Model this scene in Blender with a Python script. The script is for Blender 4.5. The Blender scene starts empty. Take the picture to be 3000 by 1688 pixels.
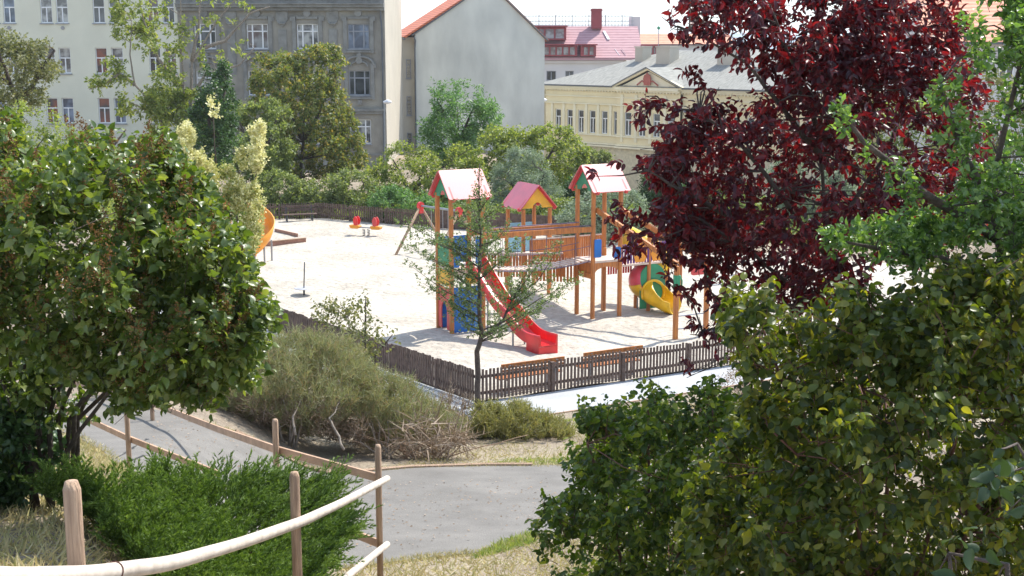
import bpy, bmesh, math, random
import numpy as np
from mathutils import Vector, Matrix
R = math.radians
rnd = random.Random(7)
SC = bpy.context.scene
COL = SC.collection

# ------------------------------------------------------------------ camera, sky, sun, exposure
CAMZ = 9.0; F = 3900.0; PITCH = math.atan(724 / F)
cam = bpy.data.cameras.new('camera'); cam.sensor_width = 36.0; cam.lens = 36.0 * F / 3000
cam.clip_end = 9000; cam.clip_start = 0.1
camo = bpy.data.objects.new('camera', cam); COL.objects.link(camo)
camo.location = (0, 0, CAMZ); camo.rotation_euler = (math.pi / 2 - PITCH, 0, 0)
SC.camera = camo
cam.dof.use_dof = False
SUN_EL, SUN_AZ = R(56), R(47)          # azimuth clockwise from +Y (straight ahead) to the right
world = bpy.data.worlds.new('World'); SC.world = world; world.use_nodes = True
wt = world.node_tree; bg = wt.nodes['Background']
sky = wt.nodes.new('ShaderNodeTexSky'); sky.sky_type = 'NISHITA'; sky.sun_disc = False
sky.sun_elevation = SUN_EL; sky.sun_rotation = SUN_AZ; sky.air_density = 1.0; sky.dust_density = .6; sky.ozone_density = 2.0
hs = wt.nodes.new('ShaderNodeHueSaturation'); hs.inputs['Saturation'].default_value = .55; wt.links.new(sky.outputs[0], hs.inputs['Color']); tn = wt.nodes.new('ShaderNodeMixRGB'); tn.blend_type = 'MULTIPLY'; tn.inputs[0].default_value = 1; tn.inputs[2].default_value = (.90, .99, 1.08, 1); wt.links.new(hs.outputs[0], tn.inputs[1]); wt.links.new(tn.outputs[0], bg.inputs[0]); bg.inputs[1].default_value = 0.14
sun = bpy.data.lights.new('sun', 'SUN'); sun.energy = 3.1; sun.angle = R(0.5); sun.color = (1.0, 0.95, 0.87)
suno = bpy.data.objects.new('sun', sun); COL.objects.link(suno)
SD = Vector((math.sin(SUN_AZ) * math.cos(SUN_EL), math.cos(SUN_AZ) * math.cos(SUN_EL), math.sin(SUN_EL)))
suno.rotation_euler = SD.to_track_quat('Z', 'Y').to_euler(); suno.location = (30, 30, 60)
SC.view_settings.view_transform = 'Standard'; SC.view_settings.look = 'None'
SC.view_settings.exposure = 1.14; SC.view_settings.gamma = 1.0
SC.cycles.max_bounces = 6; SC.cycles.transparent_max_bounces = 8; SC.cycles.transmission_bounces = 4
SC.cycles.diffuse_bounces = 3; SC.cycles.glossy_bounces = 2
try: SC.cycles.use_denoising = True
except Exception: pass

# ------------------------------------------------------------------ pixel <-> world (pixels of the 3000 px photograph)
CT, ST = math.cos(PITCH), math.sin(PITCH)
def ray(px, py):
    u = (px - 1500) / F; v = (844 - py) / F
    return np.array([u, CT + v * ST, -ST + v * CT])
def P(px, py, Y):
    d = ray(px, py); return np.array([0, 0, CAMZ]) + d * (Y / d[1])
def G(px, py, z=0.0):
    d = ray(px, py); k = (z - CAMZ) / d[2]; return np.array([0, 0, CAMZ]) + d * k
def Pv(px, py, Y):
    u = (px - 1500) / F; v = (844 - py) / F
    dy = CT + v * ST; k = Y / dy
    return np.stack([u * k, Y, CAMZ + (-ST + v * CT) * k], 1)

# ------------------------------------------------------------------ terrain
def sstep(t):
    t = np.clip(t, 0, 1); return t * t * (3 - 2 * t)
C0 = G(1400, 1180)[:2]                                   # corner of the picket fence
DR = np.array([.872, .489]); DR /= np.linalg.norm(DR)     # right fence direction
DL = np.array([-.62, .785]); DL /= np.linalg.norm(DL)     # left fence direction
NR = np.array([DR[1], -DR[0]])                            # outward (towards camera)
NL = np.array([-DL[1], DL[0]]) * 1.0
if NL[1] > 0: NL = -NL
LP = ([-5, 0, 4.6, 8, 12, 13, 15, 17, 20, 24, 28, 32, 38, 44, 400], [8.0, 7.6, 6.85, 5.95, 4.95, 4.65, 4.10, 3.65, 3.05, 2.4, 1.5, .8, .2, 0, 0])
RP = ([-5, 0, 4.6, 8, 13, 14.7, 16.5, 20, 24, 28, 31, 34, 40, 400], [7.8, 7.4, 6.2, 4.9, 3.45, 3.05, 2.70, 2.08, 1.35, .8, .4, .12, 0, 0])
def T(x, y):
    x = np.asarray(x, float); y = np.asarray(y, float)
    zl = np.interp(y, *LP); zr = np.interp(y, *RP)
    x0 = np.interp(y, [4.6, 12, 20, 30], [-1.0, -2.4, -3.0, -4.0]); w = np.interp(y, [4.6, 20], [1.0, 2.4])
    s = sstep((x0 - x) / w)
    z = zl * s + zr * (1 - s)
    eR = (x - C0[0]) * NR[0] + (y - C0[1]) * NR[1]
    eL = (x - C0[0]) * NL[0] + (y - C0[1]) * NL[1]
    e = np.maximum(eR, eL)
    z = z * sstep((e - 1.9) / 3.0)
    z = z + .008 * np.sin(x * 1.7 + 1.3 * np.sin(y * .9)) * np.cos(y * 1.9 + x) * sstep((e - 2) / 2)
    zf = -6.0 * sstep((y - 70) / 35) * sstep((x + 3) / 9)
    return z + zf
def GT(px, py, lo=5.0):
    d = ray(px, py); c = np.array([0, 0, CAMZ]); Y = lo
    while Y < 150:
        p = c + d * (Y / d[1])
        if p[2] <= float(T(p[0], p[1])): return p
        Y += .02
    return p

# ------------------------------------------------------------------ materials
MATS = {}
def newmat(name):
    m = bpy.data.materials.new(name); m.use_nodes = True; MATS[name] = m
    return m, m.node_tree, m.node_tree.nodes, m.node_tree.links, m.node_tree.nodes['Principled BSDF']
def mat(name, col, rough=.6, var=.12, scale=8, spec=.5, bump=0.0, bscale=40, metal=0, col2=None, stretch=None, detail=5, coat=0):
    m, nt, N, L, B = newmat(name)
    tc = N.new('ShaderNodeTexCoord'); mp = N.new('ShaderNodeMapping'); L.new(tc.outputs['Object'], mp.inputs[0])
    if stretch: mp.inputs['Scale'].default_value = stretch
    no = N.new('ShaderNodeTexNoise'); no.inputs['Scale'].default_value = scale; no.inputs['Detail'].default_value = detail
    L.new(mp.outputs[0], no.inputs[0])
    cr = N.new('ShaderNodeValToRGB'); c = np.array(col); d = np.array(col2) if col2 is not None else c * (1 - 2 * var)
    a = np.clip(c * (1 + var), 0, 1)
    cr.color_ramp.elements[0].position = .3; cr.color_ramp.elements[1].position = .7
    cr.color_ramp.elements[0].color = (*d, 1); cr.color_ramp.elements[1].color = (*a, 1)
    L.new(no.outputs[0], cr.inputs[0]); L.new(cr.outputs[0], B.inputs['Base Color'])
    B.inputs['Roughness'].default_value = rough; B.inputs['Metallic'].default_value = metal
    B.inputs['Specular IOR Level'].default_value = spec
    if coat: B.inputs['Coat Weight'].default_value = coat; B.inputs['Coat Roughness'].default_value = .25
    if bump:
        n2 = N.new('ShaderNodeTexNoise'); n2.inputs['Scale'].default_value = bscale; n2.inputs['Detail'].default_value = 6
        L.new(mp.outputs[0], n2.inputs[0]); b = N.new('ShaderNodeBump'); b.inputs['Strength'].default_value = bump
        b.inputs['Distance'].default_value = .05
        L.new(n2.outputs[0], b.inputs['Height']); L.new(b.outputs[0], B.inputs['Normal'])
    return m
def ground_mat(name, stops, scale, scale2, rough=.95, bump=.5, bscale=30, bd=.03, speck=None, dimple=None, crack=None):
    m, nt, N, L, B = newmat(name)
    tc = N.new('ShaderNodeTexCoord')
    a = N.new('ShaderNodeTexNoise'); a.inputs['Scale'].default_value = scale; a.inputs['Detail'].default_value = 8; a.inputs['Roughness'].default_value = .65
    b = N.new('ShaderNodeTexNoise'); b.inputs['Scale'].default_value = scale2; b.inputs['Detail'].default_value = 8; b.inputs['Roughness'].default_value = .7
    L.new(tc.outputs['Object'], a.inputs[0]); L.new(tc.outputs['Object'], b.inputs[0])
    mx = N.new('ShaderNodeMath'); mx.operation = 'ADD'; L.new(a.outputs[0], mx.inputs[0]); L.new(b.outputs[0], mx.inputs[1])
    hv = N.new('ShaderNodeMath'); hv.operation = 'MULTIPLY'; hv.inputs[1].default_value = .5; L.new(mx.outputs[0], hv.inputs[0])
    cr = N.new('ShaderNodeValToRGB'); e = cr.color_ramp.elements
    e[0].position, e[0].color = stops[0][0], (*stops[0][1], 1); e[1].position, e[1].color = stops[-1][0], (*stops[-1][1], 1)
    for p, c in stops[1:-1]:
        q = e.new(p); q.color = (*c, 1)
    L.new(hv.outputs[0], cr.inputs[0]); out = cr.outputs[0]
    if speck:
        v = N.new('ShaderNodeTexVoronoi'); v.inputs['Scale'].default_value = speck[0]; L.new(tc.outputs['Object'], v.inputs[0])
        lt = N.new('ShaderNodeMath'); lt.operation = 'LESS_THAN'; lt.inputs[1].default_value = speck[1]; L.new(v.outputs['Distance'], lt.inputs[0])
        mc = N.new('ShaderNodeMixRGB'); L.new(lt.outputs[0], mc.inputs[0]); L.new(out, mc.inputs[1]); mc.inputs[2].default_value = (*speck[2], 1); out = mc.outputs[0]
    if crack:
        dn = N.new('ShaderNodeTexNoise'); dn.inputs['Scale'].default_value = 2.5; dn.inputs['Detail'].default_value = 6; L.new(tc.outputs['Object'], dn.inputs[0])
        ma = N.new('ShaderNodeMixRGB'); ma.blend_type = 'ADD'; ma.inputs[0].default_value = .5; L.new(tc.outputs['Object'], ma.inputs[1]); L.new(dn.outputs['Color'], ma.inputs[2])
        ve = N.new('ShaderNodeTexVoronoi'); ve.feature = 'DISTANCE_TO_EDGE'; ve.inputs['Scale'].default_value = crack[0]; L.new(ma.outputs[0], ve.inputs['Vector'])
        lt2 = N.new('ShaderNodeMath'); lt2.operation = 'LESS_THAN'; lt2.inputs[1].default_value = crack[1]; L.new(ve.outputs['Distance'], lt2.inputs[0])
        mc2 = N.new('ShaderNodeMixRGB'); L.new(lt2.outputs[0], mc2.inputs[0]); L.new(out, mc2.inputs[1]); mc2.inputs[2].default_value = (*crack[2], 1); out = mc2.outputs[0]
    L.new(out, B.inputs['Base Color']); B.inputs['Roughness'].default_value = rough; B.inputs['Specular IOR Level'].default_value = .2
    n2 = N.new('ShaderNodeTexNoise'); n2.inputs['Scale'].default_value = bscale; n2.inputs['Detail'].default_value = 8; L.new(tc.outputs['Object'], n2.inputs[0])
    bp = N.new('ShaderNodeBump'); bp.inputs['Strength'].default_value = bump; bp.inputs['Distance'].default_value = bd
    L.new(n2.outputs[0], bp.inputs['Height']); L.new(bp.outputs[0], B.inputs['Normal'])
    if dimple:
        vd = N.new('ShaderNodeTexVoronoi'); vd.feature = 'SMOOTH_F1'; vd.inputs['Scale'].default_value = dimple; L.new(tc.outputs['Object'], vd.inputs['Vector'])
        b2 = N.new('ShaderNodeBump'); b2.inputs['Strength'].default_value = .4; b2.inputs['Distance'].default_value = .14; L.new(vd.outputs['Distance'], b2.inputs['Height']); L.new(b2.outputs[0], bp.inputs['Normal'])
    return m
def leafmat(name, cols, trans=.45, tint=(1.2, 1.25, .5), rough=.45, spec=.5):
    m, nt, N, L, B = newmat(name)
    at = N.new('ShaderNodeAttribute'); at.attribute_name = 'rnd'
    cr = N.new('ShaderNodeValToRGB'); e = cr.color_ramp.elements
    e[0].position, e[0].color = 0, (*cols[0], 1); e[1].position, e[1].color = 1, (*cols[-1], 1)
    for i, c in enumerate(cols[1:-1]):
        q = e.new((i + 1) / (len(cols) - 1)); q.color = (*c, 1)
    L.new(at.outputs['Fac'], cr.inputs[0]); L.new(cr.outputs[0], B.inputs['Base Color'])
    B.inputs['Roughness'].default_value = rough; B.inputs['Specular IOR Level'].default_value = spec
    tr = N.new('ShaderNodeBsdfTranslucent'); mu = N.new('ShaderNodeMixRGB'); mu.blend_type = 'MULTIPLY'; mu.inputs[0].default_value = 1
    L.new(cr.outputs[0], mu.inputs[1]); mu.inputs[2].default_value = (*tint, 1); L.new(mu.outputs[0], tr.inputs[0])
    mx = N.new('ShaderNodeMixShader'); mx.inputs[0].default_value = trans
    L.new(B.outputs[0], mx.inputs[1]); L.new(tr.outputs[0], mx.inputs[2]); L.new(mx.outputs[0], N['Material Output'].inputs[0])
    return m

M = dict(
 orange=mat('orange wood', (.54, .19, .04), .5, .16, 4, stretch=(4, 4, .6), bump=.15, col2=(.34, .12, .035), detail=9),
 tan=mat('pale round timber', (.48, .33, .22), .8, .16, 16, stretch=(3, 3, .25), bump=.5, col2=(.27, .175, .115), detail=9),
 board=mat('railing board', (.48, .31, .20), .8, .14, 5, bump=.25),
 barkrail=mat('bleached rail wood', (.62, .54, .45), .8, .10, 7, bump=.12, bscale=20, col2=(.46, .39, .32), stretch=(1, 1, 1), detail=9),
 picket=mat('dark picket wood', (.13, .085, .065), .8, .2, 7, bump=.2),
 redpl=mat('red plastic', (.70, .018, .02), .32, .2, 1.7, coat=.3),
 redpanel=mat('faded red panel', (.62, .06, .06), .45, .1, 3),
 redroof=mat('red roof sheet', (.60, .05, .07), .45, .08, 2, spec=1.0, coat=1.0),
 green=mat('green panel', (.03, .27, .13), .45, .2, 1.7), blue=mat('blue panel', (.015, .17, .55), .45, .2, 1.7),
 ltblue=mat('light blue panel', (.25, .50, .62), .4, .08, 3),
 yellow=mat('yellow plastic', (.85, .50, .008), .35, .2, 1.7, coat=.2), ypanel=mat('yellow panel', (.78, .42, .03), .45, .1, 3),
 pink=mat('pink red plastic', (.70, .08, .12), .35, .12, 2), purple=mat('purple slats', (.12, .03, .20), .5, .1, 3),
 oslide=mat('orange plastic', (.85, .33, .03), .4, .08, 3), steel=mat('grey steel', (.33, .34, .36), .4, .08, 6, metal=.6),
 dsteel=mat('dark metal', (.06, .06, .065), .5, .08, 6), disc=mat('pale disc', (.42, .42, .44), .5, .08, 6),
 sandbox=mat('sandbox board', (.36, .18, .12), .7, .15, 6), deck=mat('pale deck', (.70, .55, .45), .5, .1, 8),  # deck: pale wood tone for platforms, bridge and ramp handrails
 rope=mat('dark rope', (.16, .12, .17), .7, .1, 20),
 bark=mat('dark bark', (.10, .075, .06), .9, .25, 12, bump=.5), palebark=mat('pale bark', (.30, .25, .20), .9, .2, 12, bump=.4),
 redbark=mat('reddish twigs', (.16, .07, .05), .8, .2, 20),
 cream=mat('cream plaster', (.68, .66, .53), .9, .05, .35, bump=.1, bscale=6),
 plinth=mat('grey plinth', (.34, .33, .33), .9, .07, .6), 
 greyst=mat('grey stucco', (.32, .295, .245), .9, .12, .6, bump=.3, bscale=5, col2=(.20, .185, .16), detail=9),
 greyorn=mat('weathered ornament', (.25, .245, .225), .9, .15, 2, bump=.3, bscale=8),
 firewall=mat('pale firewall', (.50, .45, .36), .9, .05, .5),  # firewall: even pale plaster shared by side wall, wing and chimneys
 gable=mat('pale gable render', (.66, .665, .60), .9, .04, .45, bump=.5, bscale=2.2, col2=(.47, .48, .44), detail=9, stretch=(1, 1, .45)),
 yell=mat('yellow render', (.82, .71, .46), .9, .05, .4), yellt=mat('pale yellow trim', (.84, .77, .57), .9, .05, .6),
 rust=mat('rusticated stone', (.66, .59, .43), .95, .12, 3, bump=.4, bscale=5),
 metroof=mat('pale metal roof', (.33, .325, .29), .85, .10, 2.2, spec=.2, stretch=(5, .6, 1), col2=(.20, .20, .18), detail=10),
 white=mat('white frame', (.80, .80, .80), .5, .03, 3), whitewall=mat('white wall', (.62, .60, .58), .9, .04, .3),
 pinkroof=mat('pink mansard tiles', (.52, .17, .18), .7, .08, .8), dkred=mat('dark red cladding', (.28, .045, .05), .6, .1, 1),
 gutter=mat('dark gutter', (.10, .11, .12), .5, .1, 2), sill=mat('window sill', (.30, .31, .34), .7, .1, 2),
 crest=mat('terracotta crest', (.42, .12, .09), .8, .1, 3), hill=mat('far hill', (.20, .26, .30), 1, .1, .01),  # hill colour already holds the pale blue of distant haze
 lamp=mat('white lamp head', (.8, .8, .82), .4, .02, 3),
)
def tile_mat(name, c1, c2, scale=3.2):
    m, nt, N, L, B = newmat(name)
    tc = N.new('ShaderNodeTexCoord'); w = N.new('ShaderNodeTexWave'); w.bands_direction = 'Z'; w.inputs['Scale'].default_value = scale
    w.inputs['Distortion'].default_value = .6; L.new(tc.outputs['Object'], w.inputs[0])
    no = N.new('ShaderNodeTexNoise'); no.inputs['Scale'].default_value = 1.5; no.inputs['Detail'].default_value = 8; L.new(tc.outputs['Object'], no.inputs[0])
    ad = N.new('ShaderNodeMath'); ad.operation = 'MULTIPLY_ADD'; ad.inputs[1].default_value = .45; L.new(w.outputs['Fac'], ad.inputs[0]); 
    h = N.new('ShaderNodeMath'); h.operation = 'MULTIPLY'; h.inputs[1].default_value = .6; L.new(no.outputs[0], h.inputs[0]); L.new(h.outputs[0], ad.inputs[2])
    cr = N.new('ShaderNodeValToRGB'); cr.color_ramp.elements[0].position = .2; cr.color_ramp.elements[0].color = (*c1, 1)
    cr.color_ramp.elements[1].position = .7; cr.color_ramp.elements[1].color = (*c2, 1)
    L.new(ad.outputs[0], cr.inputs[0]); L.new(cr.outputs[0], B.inputs['Base Color']); B.inputs['Roughness'].default_value = .8
    bp = N.new('ShaderNodeBump'); bp.inputs['Strength'].default_value = .6; bp.inputs['Distance'].default_value = .05
    L.new(w.outputs['Fac'], bp.inputs['Height']); L.new(bp.outputs[0], B.inputs['Normal'])
    return m
M['tiles'] = tile_mat('orange clay tiles', (.30, .07, .035), (.62, .20, .10), 1.6)
M['tiles2'] = tile_mat('salmon clay tiles', (.45, .16, .09), (.70, .32, .20), 1.2)
M['pinkroof'] = tile_mat('pink mansard tiles', (.36, .19, .20), (.50, .30, .31), 1.0)
def glass_mat(name, c1, c2, scale=.6):
    m, nt, N, L, B = newmat(name)
    tc = N.new('ShaderNodeTexCoord'); no = N.new('ShaderNodeTexNoise'); no.inputs['Scale'].default_value = scale; L.new(tc.outputs['Object'], no.inputs[0])
    cr = N.new('ShaderNodeValToRGB'); cr.color_ramp.elements[0].position = .42; cr.color_ramp.elements[0].color = (*c1, 1)
    cr.color_ramp.elements[1].position = .6; cr.color_ramp.elements[1].color = (*c2, 1)
    L.new(no.outputs[0], cr.inputs[0]); L.new(cr.outputs[0], B.inputs['Base Color']); B.inputs['Roughness'].default_value = .06
    B.inputs['Specular IOR Level'].default_value = .8
    return m
M['glass'] = glass_mat('window glass', (.02, .025, .03), (.12, .13, .14)); M['glassc'] = glass_mat('curtained glass', (.14, .10, .10), (.30, .30, .30), 1.2)
M['glassw'] = glass_mat('net curtained glass', (.10, .10, .105), (.42, .42, .40), 1.6); M['glassr'] = glass_mat('glass with painted roof reflections', (.05, .05, .06), (.22, .07, .05), 1.1); M['glassb'] = glass_mat('bluish glass', (.05, .07, .11), (.20, .26, .36), .9)  # red-brown roof reflections are painted into the colour of one glass
M['sand'] = ground_mat('pale sand', [(.40, (.37, .33, .275)), (.5, (.475, .43, .36)), (.60, (.56, .515, .44))], .30, 5, bump=1.0, bscale=4.2, bd=.13, dimple=2.3)
M['soil'] = ground_mat('dry soil and grass', [(.36, (.13, .10, .076)), (.46, (.235, .19, .145)), (.55, (.34, .285, .21)), (.66, (.46, .40, .29))], .5, 14, bump=.9, bscale=22, bd=.05, speck=(9, .10, (.55, .48, .36)))
M['asphalt'] = ground_mat('worn asphalt', [(.36, (.145, .135, .12)), (.52, (.195, .183, .165)), (.68, (.27, .25, .22))], 1.1, 42, bump=.8, bscale=70, bd=.012, speck=(3.1, .055, (.05, .045, .04)))
M['pave'] = ground_mat('pale pavement', [(.4, (.36, .37, .38)), (.6, (.46, .47, .48))], .7, 20, bump=.2, bscale=50, bd=.005)
M['grassy'] = leafmat('dry grass blades', [(.42, .33, .16), (.55, .45, .24), (.30, .30, .12), (.60, .52, .33)], .3, (1, 1, .7), .9, .1)

# ------------------------------------------------------------------ object helpers
def npa(v): return np.asarray(v, float)
class MB:
    def __init__(s): s.v = []; s.f = []
    def add(s, vs, fs):
        o = len(s.v); s.v += [tuple(float(c) for c in v) for v in vs]; s.f += [tuple(i + o for i in f) for f in fs]; return s
    def box(s, c, size, rz=0, rot=None, ch=0):
        x, y, z = [d / 2 for d in size]
        if ch:
            c8 = [(x - ch, y), (x, y - ch), (x, -y + ch), (x - ch, -y), (-x + ch, -y), (-x, -y + ch), (-x, y - ch), (-x + ch, y)][::-1]
            vs = [(a, b, -z) for a, b in c8] + [(a, b, z) for a, b in c8]
            fs = [tuple(range(8))[::-1], tuple(range(8, 16))] + [(i, (i + 1) % 8, (i + 1) % 8 + 8, i + 8) for i in range(8)]
        else:
            vs = [(-x, -y, -z), (x, -y, -z), (x, y, -z), (-x, y, -z), (-x, -y, z), (x, -y, z), (x, y, z), (-x, y, z)]
            fs = [(3, 2, 1, 0), (4, 5, 6, 7), (0, 1, 5, 4), (1, 2, 6, 5), (2, 3, 7, 6), (3, 0, 4, 7)]
        m = rot if rot is not None else Matrix.Rotation(rz, 3, 'Z')
        return s.add([m @ Vector(v) + Vector(c) for v in vs], fs)
    def bar(s, a, b, w, h=None, up=(0, 0, 1)):
        h = h or w; a, b = Vector(a), Vector(b); d = b - a; L = d.length; d.normalize(); u = Vector(up)
        if abs(d.dot(u)) > .98: u = Vector((0, 1, 0))
        r = d.cross(u).normalized(); u = r.cross(d)
        m = Matrix((r, d, u)).transposed()
        return s.box((a + b) / 2, (w, L, h), rot=m)
    def tube(s, pts, rad, n=8, cap=True):
        pts = [Vector(p) for p in pts]; k = len(pts)
        if not hasattr(rad, '__len__'): rad = [rad] * k
        vs = []; prev = None
        for i, p in enumerate(pts):
            d = (pts[min(i + 1, k - 1)] - pts[max(i - 1, 0)]).normalized()
            if prev is None:
                prev = d.cross(Vector((0, 0, 1))) if abs(d.z) < .9 else d.cross(Vector((1, 0, 0)))
            r = (prev - d * prev.dot(d)).normalized(); prev = r; u = d.cross(r)
            for j in range(n):
                t = 2 * math.pi * j / n; vs.append(p + (r * math.cos(t) + u * math.sin(t)) * rad[i])
        fs = [(i * n + j, i * n + (j + 1) % n, (i + 1) * n + (j + 1) % n, (i + 1) * n + j) for i in range(k - 1) for j in range(n)]
        if cap: fs += [tuple(range(n))[::-1], tuple(range((k - 1) * n, k * n))]
        return s.add(vs, fs)
    def prism(s, poly, origin, ax, ay, depth):
        """2-D outline in plane (ax, ay) at origin, extruded by vector depth"""
        o, ax, ay, dp = Vector(origin), Vector(ax), Vector(ay), Vector(depth); n = len(poly)
        a = [o + ax * x + ay * y for x, y in poly]; b = [v + dp for v in a]
        nrm = ax.cross(ay)
        fs = [tuple(range(n)), tuple(range(n, 2 * n))[::-1]] + [(i, i + n, (i + 1) % n + n, (i + 1) % n) for i in range(n)]
        if nrm.dot(dp) > 0: fs = [f[::-1] for f in fs]
        return s.add(a + b, fs)
    def build(s, name, material, parent=None, smooth=False, tri=False):
        me = bpy.data.meshes.new(name); me.from_pydata(s.v, [], s.f); me.update()
        if tri:
            bm = bmesh.new(); bm.from_mesh(me); bmesh.ops.triangulate(bm, faces=[f for f in bm.faces if len(f.verts) > 4]); bm.to_mesh(me); bm.free()
        if smooth:
            me.polygons.foreach_set('use_smooth', [True] * len(me.polygons))
        me.materials.append(material)
        o = bpy.data.objects.new(name, me); COL.objects.link(o)
        if parent is not None: o.parent = parent
        return o
def tag(o, label=None, cat=None, group=None, kind=None):
    if label: o['label'] = label
    if cat: o['category'] = cat
    if group: o['group'] = group
    if kind: o['kind'] = kind
    return o
def thing(name, label, cat, loc=(0, 0, 0), rz=0, group=None):
    o = bpy.data.objects.new(name, None); COL.objects.link(o); o.location = [float(c) for c in loc]; o.rotation_euler = (0, 0, rz)
    o.empty_display_size = .3
    return tag(o, label, cat, group)
def npmesh(name, V, polys, material, parent=None, attr=None, smooth=False):
    """V (n,3); polys list of (k, array (m,k)); attr per face"""
    me = bpy.data.meshes.new(name); me.vertices.add(len(V)); me.vertices.foreach_set('co', np.ascontiguousarray(V, dtype=np.float32).ravel())
    loops = np.concatenate([p.ravel() for p in polys]); tot = np.concatenate([np.full(len(p), p.shape[1]) for p in polys])
    st = np.concatenate([[0], np.cumsum(tot)[:-1]])
    me.loops.add(len(loops)); me.loops.foreach_set('vertex_index', loops.astype(np.int32))
    me.polygons.add(len(tot)); me.polygons.foreach_set('loop_start', st.astype(np.int32)); me.polygons.foreach_set('loop_total', tot.astype(np.int32))
    if smooth: me.polygons.foreach_set('use_smooth', np.ones(len(tot), dtype=bool))
    me.update(calc_edges=True)
    if attr is not None:
        a = me.attributes.new('rnd', 'FLOAT', 'FACE'); a.data.foreach_set('value', attr.astype(np.float32))
    me.materials.append(material)
    o = bpy.data.objects.new(name, me); COL.objects.link(o)
    if parent is not None: o.parent = parent
    return o

# ------------------------------------------------------------------ foliage
def nrmz(a): return a / np.maximum(np.linalg.norm(a, axis=-1, keepdims=True), 1e-9)
def tmpl(kind, w):
    if kind == 'ovate':
        v = npa([(0, 0, 0), (.25, 0, -.01), (.55, 0, -.04), (.8, 0, -.11), (1, 0, -.24), (.06, w * .55, .05), (.27, w, .10), (.55, w * .92, .09), (.8, w * .5, .0), (.06, -w * .55, .05), (.27, -w, .10), (.55, -w * .92, .09), (.8, -w * .5, .0)])
        return v, [(3, npa([(0, 1, 5), (3, 4, 8), (1, 0, 9), (4, 3, 12)]).astype(int)), (4, npa([(1, 2, 7, 6), (2, 3, 8, 7), (2, 1, 10, 11), (3, 2, 11, 12)]).astype(int)), (3, npa([(1, 6, 5), (1, 9, 10)]).astype(int))]
    if kind == 'rhomb':
        v = npa([(0, 0, 0), (.45, w, .08), (1, 0, -.05), (.45, -w, .08)])
        return v, [(3, npa([(0, 2, 1), (0, 3, 2)]).astype(int))]
    if kind == 'blade':
        v = npa([(0, -w, 0), (0, w, 0), (1, 0, 0)]); return v, [(3, npa([(0, 1, 2)]).astype(int))]
def leaves(pos, axis, nor, size, kind, w, r):
    """one leaf per row -> (V, polys, attr)"""
    tv, tf = tmpl(kind, w); n = len(pos); a = nrmz(axis); b = nrmz(np.cross(nor, a)); c = np.cross(a, b)
    S = size[:, None, None]
    V = pos[:, None, :] + S * (tv[None, :, 0:1] * a[:, None] + tv[None, :, 1:2] * b[:, None] + tv[None, :, 2:3] * c[:, None])
    k = len(tv); base = (np.arange(n) * k)[:, None, None]; polys = []; at = []
    for m, fa in tf:
        polys.append((fa[None] + base).reshape(-1, m)); at.append(np.repeat(r, len(fa)))
    return V.reshape(-1, 3), polys, np.concatenate(at)
def inpoly(x, y, poly):
    c = np.zeros(len(x), bool); n = len(poly)
    for i in range(n):
        x1, y1 = poly[i]; x2, y2 = poly[(i + 1) % n]
        if y1 == y2: continue
        t = ((y1 > y) != (y2 > y)) & (x < (x2 - x1) * (y - y1) / (y2 - y1) + x1); c ^= t
    return c
def edist(x, y, poly):
    d = np.full(len(x), 1e9); n = len(poly)
    for i in range(n):
        a = npa(poly[i]); b = npa(poly[(i + 1) % n]); ab = b - a; L = max(ab @ ab, 1e-9)
        t = np.clip(((x - a[0]) * ab[0] + (y - a[1]) * ab[1]) / L, 0, 1)
        d = np.minimum(d, np.hypot(x - a[0] - t * ab[0], y - a[1] - t * ab[1]))
    return d
def crown_pts(g, poly, D, thick, n, clump=.35, ncl=None, edge=None):
    """points inside a rounded volume whose silhouette is poly; clumped, thickness shrinks to the rim"""
    xs = [p[0] for p in poly]; ys = [p[1] for p in poly]
    def samp(m):
        X = np.zeros(0); Y = np.zeros(0)
        while len(X) < m:
            x = g.uniform(min(xs), max(xs), m * 2); y = g.uniform(min(ys), max(ys), m * 2); k = inpoly(x, y, poly)
            X = np.concatenate([X, x[k]]); Y = np.concatenate([Y, y[k]])
        return X[:m], Y[:m]
    edge = edge or .3 * min(max(xs) - min(xs), max(ys) - min(ys))
    ncl = ncl or max(6, n // 14)
    cx, cy = samp(ncl); ed = np.sqrt(np.clip(edist(cx, cy, poly) / edge, .03, 1)); cD = D + g.uniform(-.5, .5, ncl) * thick * ed
    C = Pv(cx, cy, cD)
    k = g.integers(0, ncl, n); pxm = D / F
    sp = clump * math.sqrt((max(xs) - min(xs)) * (max(ys) - min(ys)) / ncl) * pxm
    pts = C[k] + g.normal(0, 1, (n, 3)) * sp
    dz = CT * pts[:, 1] - ST * (pts[:, 2] - CAMZ); uu = 1500 + F * pts[:, 0] / dz; vv = 844 - F * (ST * pts[:, 1] + CT * (pts[:, 2] - CAMZ)) / dz
    pts = pts[inpoly(uu, vv, poly) | (edist(uu, vv, poly) < 14)]
    return pts, C
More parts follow.
